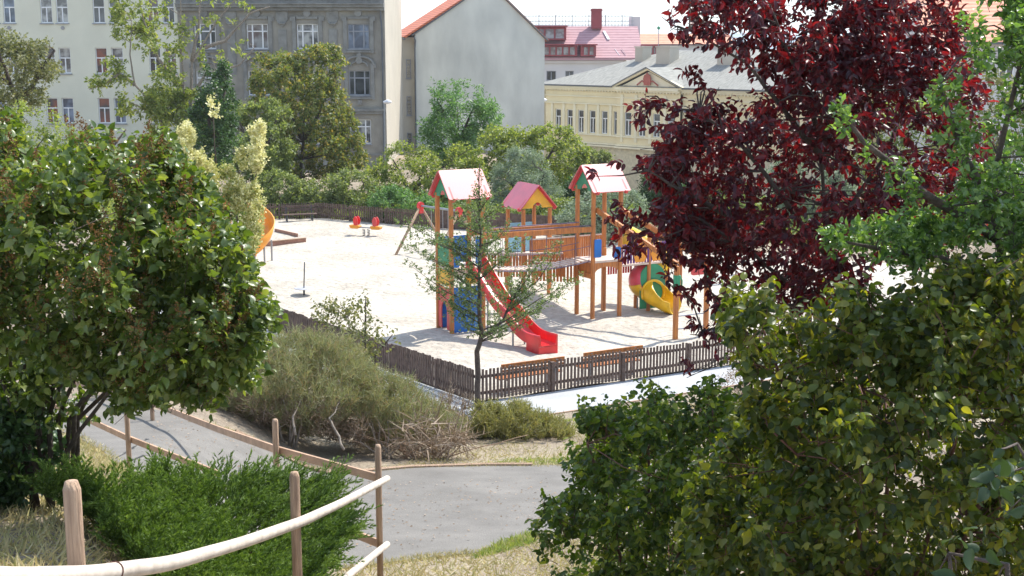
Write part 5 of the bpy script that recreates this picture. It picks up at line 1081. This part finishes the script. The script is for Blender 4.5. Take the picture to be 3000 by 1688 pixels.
strands('dry_brush', 'brown dry lower growth under the left of the thicket', gz(760, DB), [(560, 1180), (640, 1130), (760, 1150), (900, 1180), (1060, 1200), (1120, 1260), (1080, 1310), (900, 1270), (700, 1240), (580, 1215)], DB - .4, 2.2, 3600, 'dry', .24, .008, 63, up=.7, spread=.8)
strands('dead_twigs', 'tangled pile of pale dead twigs at the right foot of the thicket', gz(1240, DB), [(1150, 1300), (1190, 1240), (1280, 1220), (1350, 1260), (1370, 1300), (1280, 1330), (1170, 1330)], DB - 1, 1.2, 420, 'dry', .55, .013, 64, up=.25, spread=1.1, K=1, stems=stems_for(1180, 1320, 1320, DB - 1, 26, .45, 3, .5), sr=.014, bark='tan')
plant('leafy_shrub', 'upright shrub with curled olive leaves rising above the thicket', 'shrub', gz(1060, 26.5), [([(905, 900), (960, 870), (1010, 880), (1070, 855), (1085, 900), (1120, 960), (1190, 970), (1180, 1000), (1100, 1040), (1120, 1120), (1000, 1120), (950, 1010), (930, 940)], 26.5, 2.0, 300, .42)],
      'olive', 7, .10, 'ovate', .3, .4, droop=.9, up=.8, seed=65, trunks=[[gz(1050, 26.5), P(1030, 1050, 26.5), P(1020, 930, 26.5)], [gz(1060, 26.5), P(1100, 1040, 26.5), P(1150, 980, 26.5)], [gz(1060, 26.5), P(1070, 950, 26.5), P(1072, 870, 26.5)]], tr=(.03, .01), nlimb=40, limb_r=.008)
strands('low_bush', 'low yellow green bush at the fence corner beside the pavement', gz(1510, 26.5), [(1350, 1290), (1370, 1240), (1400, 1190), (1470, 1200), (1530, 1190), (1580, 1220), (1640, 1240), (1680, 1280), (1660, 1310), (1500, 1312), (1380, 1305)], 26.3, 1.8, 5200, 'straw', .19, .012, 66, stems=stems_for(1420, 1600, 1290, 26.2, 10, .35, 6), K=5, spread=.7)
strands('low_bush', 'sparse grey green herb clump left of the yellow green bush', gz(1330, 27), [(1270, 1250), (1290, 1180), (1340, 1160), (1380, 1200), (1400, 1270), (1340, 1310), (1290, 1300)], 26.8, 1.5, 700, 'dry', .3, .009, 67, K=4)
strands('low_bush', 'dark grey green shrub behind the left railing', gz(620, 27), [(420, 1160), (480, 1080), (560, 1030), (640, 1060), (640, 1160), (560, 1190), (440, 1190)], 26, 2.2, 2600, 'broom', .26, .010, 68, K=4)

# ---- ground cover: dry grass on the slope and verges
def cover(name, label_none, regions, n, L, w, mat_, seed):
    g = np.random.default_rng(seed); A = []
    for poly, k in regions:
        xs = [p[0] for p in poly]; ys = [p[1] for p in poly]; c = 0
        while c < k:
            x = g.uniform(min(xs), max(xs), k); y = g.uniform(min(ys), max(ys), k); m = inpoly(x, y, poly); pts_ = np.stack([x[m], y[m]], 1)[:k - c]; A.append(pts_); c += len(pts_)
    XY = np.concatenate(A); z = T(XY[:, 0], XY[:, 1]); pos = np.column_stack([XY, z]); d = g.normal(0, .8, pos.shape); d[:, 2] = np.abs(d[:, 2]) * .5 + .35
    V, pl, at = leaves(pos, d, g.normal(0, 1, pos.shape), L * g.uniform(.4, 1.4, len(pos)), 'blade', w / L, g.uniform(0, 1, len(pos)))
    return tag(npmesh(name, V, pl, M[mat_], None, at), kind='stuff')
W2 = lambda L: [tuple(GT(a, b)[:2]) for a, b in L]
verge = W2([(1150, 1370), (1300, 1320), (1450, 1290), (1650, 1310), (1720, 1250), (1750, 1200), (1850, 1200), (2000, 1180), (2200, 1180), (2200, 1340), (1800, 1345), (1560, 1358), (1300, 1362)])
bank = [(-6.5, 7.2), (-2.0, 7.0), (-2.3, 9)] + W2([(700, 1530), (600, 1510), (395, 1408), (300, 1328), (215, 1282), (60, 1242), (-150, 1232)]) + [(-8, 11)]
fore = W2([(960, 1700), (1010, 1668), (1200, 1650), (1400, 1635), (1570, 1590), (1800, 1580), (1800, 1760), (900, 1760)])
cover('dry_grass', None, [([(-5, 4.6), (-1.5, 4.6), (-1.9, 7.2), (-6.5, 7.4)], 9000), (verge, 9000), (bank, 34000), (fore, 5000)], 0, .10, .007, 'grassy', 70)
def band(px, w): q = [GT(*p)[:2] for p in px]; return [tuple(p + npa((0, -w))) for p in q] + [tuple(p + npa((0, w))) for p in q[::-1]]
cover('dry_grass', None, [(band([p for p in far_px if 500 < p[0] < 1800], .22), 2600), (band([p for p in near_px if 900 < p[0] < 1900], .16), 2600), (band([p for p in near_px if p[0] < 700], .25), 2400)], 0, .07, .006, 'grassy', 74)
cover('green_grass', None, [(W2([(1420, 1360), (1500, 1345), (1900, 1335), (1900, 1352), (1560, 1364)]), 1200), (W2([(1640, 1240), (1720, 1200), (1900, 1190), (1900, 1230), (1700, 1260)]), 2500), (W2([(1380, 1640), (1460, 1595), (1560, 1560), (1570, 1590), (1450, 1625)]), 1200)], 0, .09, .008, 'yg', 71)
cover('undergrowth', None, [([(-26, 67.6), (-9.5, 68), (-3, 64.6), (6, 61.5), (16, 58), (22, 60), (22, 76), (-26, 76)], 26000)], 0, .75, .09, 'hed', 73)
# litter on the path
g = np.random.default_rng(72); mm = []
lp = W2([(450, 1230), (800, 1330), (1000, 1420), (1600, 1400), (1700, 1500), (1300, 1600), (1000, 1640), (420, 1340)]); xs = [p[0] for p in lp]; ys = [p[1] for p in lp]
x = g.uniform(min(xs), max(xs), 1500); y = g.uniform(min(ys), max(ys), 1500); m_ = inpoly(x, y, lp); x, y = x[m_], y[m_]; pos = np.column_stack([x, y, T(x, y) + .022]); d = g.normal(0, 1, pos.shape); d[:, 2] *= .15
V, pl, at = leaves(pos, d, npa([[0, 0, 1.]]) + g.normal(0, .3, pos.shape), g.uniform(.015, .06, len(pos)), 'rhomb', .3, g.uniform(0, 1, len(pos))); tag(npmesh('fallen_leaves', V, pl, M['dry'], None, at), kind='stuff')

# ---- juniper in the foreground
def juniper():
    g = np.random.default_rng(80); base = gz(600, 11.2); r = thing('juniper', 'spreading bright green juniper under the round handrail', 'shrub', base); mb = MB()
    poly = [(80, 1430), (200, 1450), (330, 1500), (400, 1470), (470, 1425), (560, 1460), (700, 1445), (840, 1440), (940, 1425), (940, 1470), (955, 1520), (1000, 1565), (950, 1610), (900, 1690), (880, 1800), (600, 1800), (430, 1720), (330, 1610), (240, 1500), (130, 1450)]
    n = 1900; xs = [p[0] for p in poly]; ys = [p[1] for p in poly]; PX = []; PY = []
    while len(PX) < n:
        a, b = g.uniform(min(xs), max(xs)), g.uniform(min(ys), max(ys))
        if inpoly(npa([a]), npa([b]), poly)[0]: PX.append(a); PY.append(b)
    PX, PY = npa(PX), npa(PY)
    # nearer towards the bottom of the plant, farther at its top
    Dp = np.interp(PY, [1350, 1500, 1800], [12.6, 11.9, 9.4]) - np.clip((800 - PX) / 700, 0, 1) * 4.2 + g.uniform(-.25, .9, n) * np.clip(edist(PX, PY, poly) / 60, .1, 1)
    O = Pv(PX, PY, Dp); cen = npa(P(600, 1650, 11.0)); d = nrmz(O - cen) * npa([1, .5, .5]) + g.normal(0, .22, O.shape) + npa([.18, 0, .62]); d = nrmz(d)
    Ls = g.uniform(.24, .46, n); nb_ = 13; K = 12; tb_ = np.tile(np.linspace(.1, 1, nb_), (n, 1)); Ax = nrmz(np.cross(d, npa([[0, 0, 1.]]))); Bx = np.cross(d, Ax); roll = g.uniform(-.7, .7, n)
    U_ = Ax * np.cos(roll)[:, None] + Bx * np.sin(roll)[:, None]; sg = np.where(np.arange(nb_) % 2 == 0, 1., -1.)
    bp_ = O[:, None] + d[:, None] * (tb_ * Ls[:, None])[..., None]; bp_[..., 2] -= .12 * tb_ ** 2 * Ls[:, None]
    bd_ = nrmz(d[:, None] * 1.0 + U_[:, None] * (sg * .62)[None, :, None] + g.normal(0, .16, (n, nb_, 3))); bl = (.34 * (1.05 - tb_ * .75)) * Ls[:, None]
    tt = np.linspace(.1, 1, K)[None, None]; pos = bp_[:, :, None] + bd_[:, :, None] * (tt * bl[..., None])[..., None]
    ax = bd_[:, :, None] + g.normal(0, .32, (n, nb_, K, 3)); sz = g.uniform(.022, .042, (n, nb_, K)); rb = np.clip(.55 * tb_[..., None] + .35 * tt + g.uniform(-.3, .15, (n, nb_, K)) + (g.uniform(-.15, .2, n))[:, None, None], 0, 1)
    V, pl, at = leaves((pos - base).reshape(-1, 3), ax.reshape(-1, 3), g.normal(0, 1, (n * nb_ * K, 3)), sz.ravel(), 'blade', .15, rb.ravel()); npmesh('crown', V, pl, M['juniper'], r, at)
    for i in range(0, n, 9): s = (O[i] - base) * .35; s[2] = 0; mb.tube([s, (O[i] - base) * .75 + npa((0, 0, -.12)), O[i] - base], [.012, .008, .004], 5, False)
    mb.build('branch', M['redbark'], r, True)
juniper()

# ---- lilac on the left
lil = [(-160, 330), (10, 330), (60, 400), (120, 420), (200, 450), (240, 400), (330, 395), (380, 420), (440, 400), (500, 440), (560, 500), (620, 590), (680, 660), (715, 740), (730, 840), (780, 880), (800, 950), (760, 1040), (690, 1090), (640, 1130), (560, 1170), (500, 1160), (430, 1170), (330, 1120), (250, 1080), (160, 1090), (60, 1040), (-160, 1020)]
PL = lambda a, b_, D: P(a, b_, D * 1.22)
Ll = 6.6 * 1.22; lb = gz(95, 9.2)
trk = [[lb, PL(150, 1180, 7.3), PL(260, 1000, 6.9), PL(400, 800, 6.6), PL(480, 560, 6.5)], [lb + npa((.1, .1, 0)), PL(220, 1200, 7.2), PL(340, 1080, 6.9), PL(560, 930, 6.6), PL(700, 880, 6.5)], [lb - npa((.1, 0, 0)), PL(60, 1150, 7.2), PL(120, 900, 6.9), PL(160, 600, 6.6)],
       [lb, PL(40, 1200, 7.1), PL(-40, 1000, 6.9), PL(-60, 700, 6.7)], [lb + npa((.15, 0, 0)), PL(190, 1330, 7.3), PL(330, 1130, 7.0), PL(470, 1060, 6.8)], [lb, PL(100, 1250, 7.3), PL(200, 1050, 7.0), PL(330, 900, 6.7)], [lb + npa((0, .2, 0)), PL(210, 1250, 7.5), PL(290, 1120, 7.4), PL(420, 1000, 7.2)]]
trk += [[lb + npa((g_[0] * .3, g_[1] * .2, 0)), PL(g_[2], 1230, 7.3), PL(g_[3], 1050, 7.0), PL(g_[4], 850, 6.8)] for g_ in ((.2, .5, 200, 330, 480), (-.5, .2, 60, 30, 80), (.6, -.3, 230, 400, 560), (-.2, .6, 110, 160, 260), (.4, .1, 170, 240, 300), (-.7, 0, 20, -40, -20), (.1, -.4, 140, 210, 380))]
root, g, O, C = plant('lilac_bush', 'big lilac bush with broad glossy leaves and brown seed heads at the left', 'shrub', lb,
      [(lil, Ll, 2.0, 2400, .5), ([(420, 560), (560, 640), (690, 760), (760, 900), (700, 1060), (560, 1120), (420, 1100)], 7.93, 1.0, 420, .45), ([(640, 860), (780, 870), (830, 850), (835, 880), (780, 960), (700, 1000), (640, 960)], 7.81, .5, 22, .4), ([(300, 1080), (470, 1080), (430, 1200), (390, 1250), (340, 1220)], 7.93, .4, 24, .35), ([(480, 1090), (600, 1060), (580, 1200), (540, 1210)], 7.93, .3, 12, .35),
       ([(-160, 1000), (230, 1060), (180, 1130), (100, 1200), (60, 1330), (-160, 1350)], 8.78, .7, 220, .4), ([(150, 1040), (480, 1080), (620, 1050), (560, 1150), (430, 1180), (380, 1130), (260, 1150)], 8.17, .6, 170, .4), ([(560, 1020), (770, 990), (740, 1110), (640, 1170), (560, 1190)], 8.05, .5, 120, .42), ([(60, 1080), (260, 1080), (300, 1150), (210, 1290), (120, 1330), (40, 1250)], 8.91, .8, 80, .45), ([(300, 1090), (440, 1100), (400, 1240), (370, 1230)], 8.05, .3, 50, .4)],
      'lilac', 10, .071, 'ovate', .34, .18, droop=.35, up=.55, seed=81, trunks=trk, tr=(.020, .008), nlimb=150, limb_r=.005, twig_r=.0022, bark='bark', outw=.4)
fr_ = np.where(O[:, 1] < np.quantile(O[:, 1], .45))[0]; sel = g.choice(fr_, 170, replace=False); hp_, hr_ = [], []
for i in sel:
    c = O[i] - npa(lb) + npa((0, -.12, .06)); dvec = nrmz(g.normal(0, .35, 3) + npa((0, 0, .9))); k = 110; t = g.uniform(0, 1, k) ** .8; rad = .045 * (1 - t) + .006
    hp_.append(c + dvec * (t * .2)[:, None] + g.normal(0, 1, (k, 3)) * rad[:, None] * .7); hr_.append(np.clip(g.uniform(0, .5) + g.uniform(0, .5, k), 0, 1))
hp_ = np.concatenate(hp_); V, pl, at = leaves(hp_, g.normal(0, 1, hp_.shape), g.normal(0, 1, hp_.shape), g.uniform(.007, .016, len(hp_)), 'rhomb', .42, np.concatenate(hr_)); npmesh('seed_heads', V, pl, M['seed'], root, at)
plant('dark_ground_shrub', 'dark leafy shrub low at the foot of the lilac', 'shrub', npa((-3.1, 7.7, float(T(-3.1, 7.7)))), [([(-160, 1100), (0, 1130), (100, 1190), (160, 1260), (205, 1320), (190, 1380), (80, 1400), (50, 1470), (-160, 1490)], 9.1, 1.0, 900, .4)], 'dkg', 8, .07, 'ovate', .33, .2, up=.5, seed=82, nlimb=0)

# ---- golden leaved upright shrub
gd = 27.0; gbp = gz(700, gd)
gold_spikes = [[(528, 380), (545, 365), (560, 385), (565, 430), (590, 470), (600, 520), (560, 540), (535, 480), (525, 430)], [(560, 480), (600, 440), (625, 500), (640, 560), (600, 580)], [(735, 420), (740, 375), (765, 360), (770, 400), (772, 470), (755, 520), (735, 500)],
               [(690, 470), (705, 440), (730, 500), (755, 560), (752, 640), (720, 660), (690, 600)], [(612, 300), (622, 280), (635, 300), (632, 340), (618, 345)], [(650, 500), (665, 470), (690, 520), (700, 600), (670, 600)], [(735, 560), (760, 520), (765, 600), (760, 720), (735, 800), (720, 700)]]
plant('golden_shrub', 'upright shrub with pale yellow shoot tips between lilac and playground', 'shrub', gbp, [(p, gd - .3, 1.0, int(n_ * 2.8), .28) for p, n_ in zip(gold_spikes, (150, 80, 130, 150, 8, 80, 110))] + [([(545, 560), (640, 570), (700, 600), (740, 640), (745, 800), (715, 930), (680, 980), (640, 940), (600, 800), (550, 650)], gd + .4, 2.0, 1500, .35)],
      'gold', 9, .074, 'rhomb', .38, .22, up=1.6, droop=.0, seed=83, nlimb=30, limb_r=.006, trunks=[[gbp, P(690, 800, gd), P(700, 500, gd)], [gbp, P(640, 700, gd), P(570, 450, gd)], [gbp, P(740, 700, gd), P(752, 450, gd)], [gbp, P(640, 600, gd), P(625, 330, gd)]], tr=(.03, .008), rcr=[.88, .76, .9, .78, .85, .62, .7, .34], out=.8)

# ---- purple plum on the right
pz = gz(2500, 10.5)
ptr = [[pz, P(2480, 1000, 10.4), P(2420, 700, 10.2), P(2400, 400, 10.0), P(2440, 150, 10), P(2500, -60, 10)], [P(2480, 1000, 10.4), P(2350, 860, 10.0), P(2200, 740, 9.7), P(2050, 640, 9.6), P(1900, 600, 9.5)], [P(2430, 760, 10.2), P(2280, 560, 9.8), P(2150, 400, 9.7), P(2050, 330, 9.6), P(1950, 310, 9.6)], [P(2400, 450, 10), P(2280, 300, 9.8), P(2180, 180, 9.7), P(2020, 90, 9.6)],
       [P(2420, 700, 10.2), P(2600, 450, 10.3), P(2700, 150, 10.2)], [P(2450, 900, 10.3), P(2330, 900, 9.8), P(2180, 900, 9.6), P(2060, 980, 9.5)], [P(2150, 640, 9.7), P(2000, 560, 9.6), P(1900, 500, 9.5)], [P(2400, 400, 10), P(2330, 200, 9.9), P(2250, 0, 9.8)]]
plant('purple_plum_tree', 'purple leaved plum tree hanging over the right side of the playground', 'tree', pz,
      [([(1960, 380), (2040, 320), (2130, 300), (2250, 200), (2400, 130), (2500, 100), (2700, 80), (2830, 150), (2900, 330), (2900, 620), (2700, 760), (2550, 850), (2450, 860), (2330, 900), (2200, 830), (2060, 760), (1990, 690), (1920, 640), (1940, 560), (1900, 480)], 10.0, 2.0, 2100, .45),
       ([(1960, -60), (2820, -60), (2820, 220), (2560, 260), (2330, 210), (2200, 190), (2080, 150), (2040, 60)], 9.9, 1.4, 620, .4), ([(2300, -60), (2800, -60), (2800, 180), (2400, 120)], 9.9, 1.2, 160, .4),
       ([(1920, 35), (1975, 60), (1995, 110), (1960, 100)], 9.6, .2, 6, .3), ([(1960, -40), (2080, -40), (2140, 60), (2100, 110), (2040, 60)], 9.7, .4, 34, .3), ([(1990, 80), (2080, 60), (2150, 130), (2060, 160)], 9.7, .4, 22, .3), ([(2030, 200), (2080, 210), (2150, 270), (2120, 330), (2050, 280)], 9.7, .3, 16, .3),
       ([(1850, 330), (1880, 260), (1960, 260), (2060, 290), (2040, 370), (1950, 400), (1860, 420)], 9.6, .6, 55, .34), ([(1720, 525), (1790, 480), (1870, 450), (1950, 440), (1930, 490), (1830, 500), (1770, 520)], 9.5, .3, 20, .25), ([(1860, 440), (1990, 420), (2060, 500), (2030, 620), (1960, 560), (1900, 500)], 9.6, .7, 60, .38),
       ([(1770, 610), (1860, 600), (1920, 560), (2020, 600), (2060, 700), (1980, 760), (1900, 720), (1830, 740), (1780, 700)], 9.5, .7, 100, .42), ([(1950, 740), (2080, 720), (2140, 860), (2080, 900), (1960, 830)], 9.6, .6, 60, .4),
       ([(2000, 980), (2040, 950), (2100, 930), (2140, 880), (2170, 950), (2120, 1010), (2040, 1020)], 9.5, .4, 34, .4), ([(1990, 1060), (2030, 1040), (2050, 1070), (2020, 1110), (1985, 1100)], 9.5, .2, 9, .35), ([(2060, 820), (2160, 820), (2200, 900), (2140, 940), (2070, 900)], 9.6, .5, 24, .4), ([(2300, 860), (2500, 830), (2540, 920), (2400, 930)], 9.8, .6, 40, .4)],
      'plum', 9, .076, 'ovate', .25, .16, droop=.75, up=.1, seed=90, trunks=ptr, tr=(.022, .006), nlimb=220, limb_r=.008, twig_r=.003, bark='bark', outw=.5)
plant('green_plum_tree', 'fresh green leaved branches at the right edge beside the purple plum', 'tree', gz(2980, 7.6),
      [([(2870, -60), (3120, -60), (3120, 900), (2900, 860), (2760, 800), (2660, 780), (2640, 720), (2700, 600), (2800, 560), (2840, 470), (2900, 380), (2930, 260), (2960, 120)], 7.3, 1.2, 1300, .42), ([(2810, -20), (2860, 20), (2900, 120), (2950, 170), (2930, 240), (2870, 190), (2820, 100)], 7.0, .4, 60, .36),
       ([(2430, 690), (2500, 670), (2620, 640), (2700, 600), (2740, 760), (2660, 830), (2560, 780), (2450, 740)], 7.0, .5, 240, .4), ([(2425, 290), (2460, 285), (2490, 350), (2560, 410), (2640, 470), (2700, 560), (2660, 600), (2590, 520), (2520, 440), (2470, 380)], 6.9, .3, 90, .36),
       ([(2700, 240), (2790, 230), (2810, 330), (2860, 420), (2830, 480), (2770, 400), (2740, 320)], 6.9, .3, 70, .36)],
      'gplum', 9, .050, 'ovate', .28, .13, droop=.1, up=.6, seed=91, trunks=[[gz(2980, 7.6), P(2960, 900, 7.5), P(2900, 600, 7.3), P(2980, 200, 7.2), P(3000, -60, 7.2)], [P(2950, 850, 7.4), P(2760, 760, 7.1), P(2480, 710, 6.9)], [P(2920, 700, 7.3), P(2700, 560, 7.0), P(2540, 420, 6.9), P(2440, 295, 6.9)], [P(2900, 600, 7.3), P(2800, 400, 7.0), P(2750, 250, 6.9)]], tr=(.03, .007), nlimb=80, limb_r=.006, twig_r=.002, bark='bark', outw=.5)
# ---- shrubs in the right foreground
plant('dogwood_shrub', 'tall olive green dogwood shrub filling the lower right', 'shrub', gz(2650, 7.2),
      [([(2130, 900), (2160, 860), (2240, 850), (2270, 920), (2330, 940), (2420, 900), (2450, 850), (2540, 840), (2640, 870), (2700, 830), (2780, 790), (2860, 770), (2920, 730), (3150, 690), (3150, 1800), (2000, 1800), (2050, 1400), (2150, 1250), (2200, 1150), (2140, 1030), (2180, 980)], 6.9, 1.9, 3200, .42), ([(2180, 1000), (2400, 980), (2800, 880), (3150, 820), (3150, 1850), (2000, 1850), (2080, 1400), (2200, 1200)], 8.3, .9, 1900, .5),
       ([(2130, 880), (2230, 850), (2280, 930), (2290, 1050), (2200, 1120), (2150, 1020)], 6.6, .5, 60, .4), ([(2440, 860), (2560, 820), (2700, 830), (2850, 780), (3000, 740), (3000, 900), (2500, 950)], 6.5, .5, 110, .4)],
      'dog', 8, .068, 'ovate', .33, .18, droop=.75, up=.5, seed=92, trunks=[[gz(2650, 7.2), P(2600, 1400, 7.0), P(2500, 1000, 6.8)], [gz(2650, 7.2), P(2400, 1400, 7), P(2230, 950, 6.7)], [gz(2650, 7.2), P(2800, 1300, 6.9), P(2850, 800, 6.7)], [gz(2700, 7.2), P(2500, 1500, 6.8), P(2250, 1250, 6.6)], [gz(2700, 7.2), P(2950, 1300, 6.9), P(3000, 800, 6.8)]], tr=(.016, .006), nlimb=160, limb_r=.005, twig_r=.0028, bark='redbark', outw=.5)
plant('leafy_bush', 'dark green rounded bush in the lower centre right', 'shrub', gz(1900, 10.0),
      [([(1570, 1530), (1620, 1460), (1680, 1470), (1700, 1400), (1655, 1330), (1650, 1290), (1720, 1290), (1690, 1200), (1750, 1190), (1790, 1230), (1850, 1180), (1855, 1130), (1900, 1110), (1990, 1150), (2040, 1100), (2100, 1130), (2200, 1170), (2350, 1300), (2350, 1800), (1560, 1800), (1600, 1650)], 9.4, 2.2, 2500, .42), ([(1640, 1500), (1760, 1300), (1900, 1180), (2100, 1180), (2350, 1300), (2350, 1850), (1620, 1850)], 10.9, .8, 1100, .5)],
      'dog2', 8, .070, 'ovate', .31, .18, droop=.65, up=.8, seed=93, trunks=[[gz(1900, 10), P(1900, 1500, 9.7), P(1900, 1200, 9.5)], [gz(1900, 10), P(1780, 1500, 9.5), P(1720, 1300, 9.3)], [gz(1950, 10), P(2050, 1400, 9.5), P(2050, 1180, 9.5)]], tr=(.018, .007), nlimb=110, limb_r=.005, twig_r=.003, bark='redbark', outw=.5)
plant('near_branch_shrub', 'broad blue green leaves close to the camera at the right edge', 'shrub', gz(3100, 3.6), [([(2890, 1260), (2960, 1230), (3100, 1240), (3150, 1760), (2860, 1760), (2850, 1600), (2900, 1500), (2860, 1420)], 3.6, .5, 16, .4), ([(2720, 1560), (2800, 1560), (2820, 1700), (2740, 1740)], 3.7, .2, 2, .4)], 'near', 6, .072, 'ovate', .33, .16, droop=.8, up=.2, seed=94,
      trunks=[[gz(3150, 3.6), P(3080, 1500, 3.6), P(2980, 1300, 3.6)], [gz(3150, 3.6), P(2950, 1650, 3.6), P(2780, 1620, 3.7)]], tr=(.012, .004), nlimb=14, limb_r=.004)
plant('heather_clump', 'small pinkish twiggy shrub beside the pavement behind the dogwood', 'shrub', gz(2170, 27), [([(2100, 1180), (2110, 1110), (2160, 1080), (2220, 1110), (2240, 1180), (2160, 1210)], 27, 1.4, 260, .4)], 'dry', 7, .06, 'rhomb', .25, .2, up=.8, seed=95, nlimb=0)

# ---- thin summer haze: one closed box round everything
mb = MB(); mb.box((0, 1500, 16), (16400, 13600, 60))
m, nt, N, L, B = newmat('haze air'); N.remove(B); pv = N.new('ShaderNodeVolumePrincipled'); pv.inputs['Color'].default_value = (.9, .94, 1, 1); pv.inputs['Density'].default_value = .00022; pv.inputs['Anisotropy'].default_value = .3
L.new(pv.outputs[0], N['Material Output'].inputs['Volume'])
tag(mb.build('haze', m), kind='stuff')
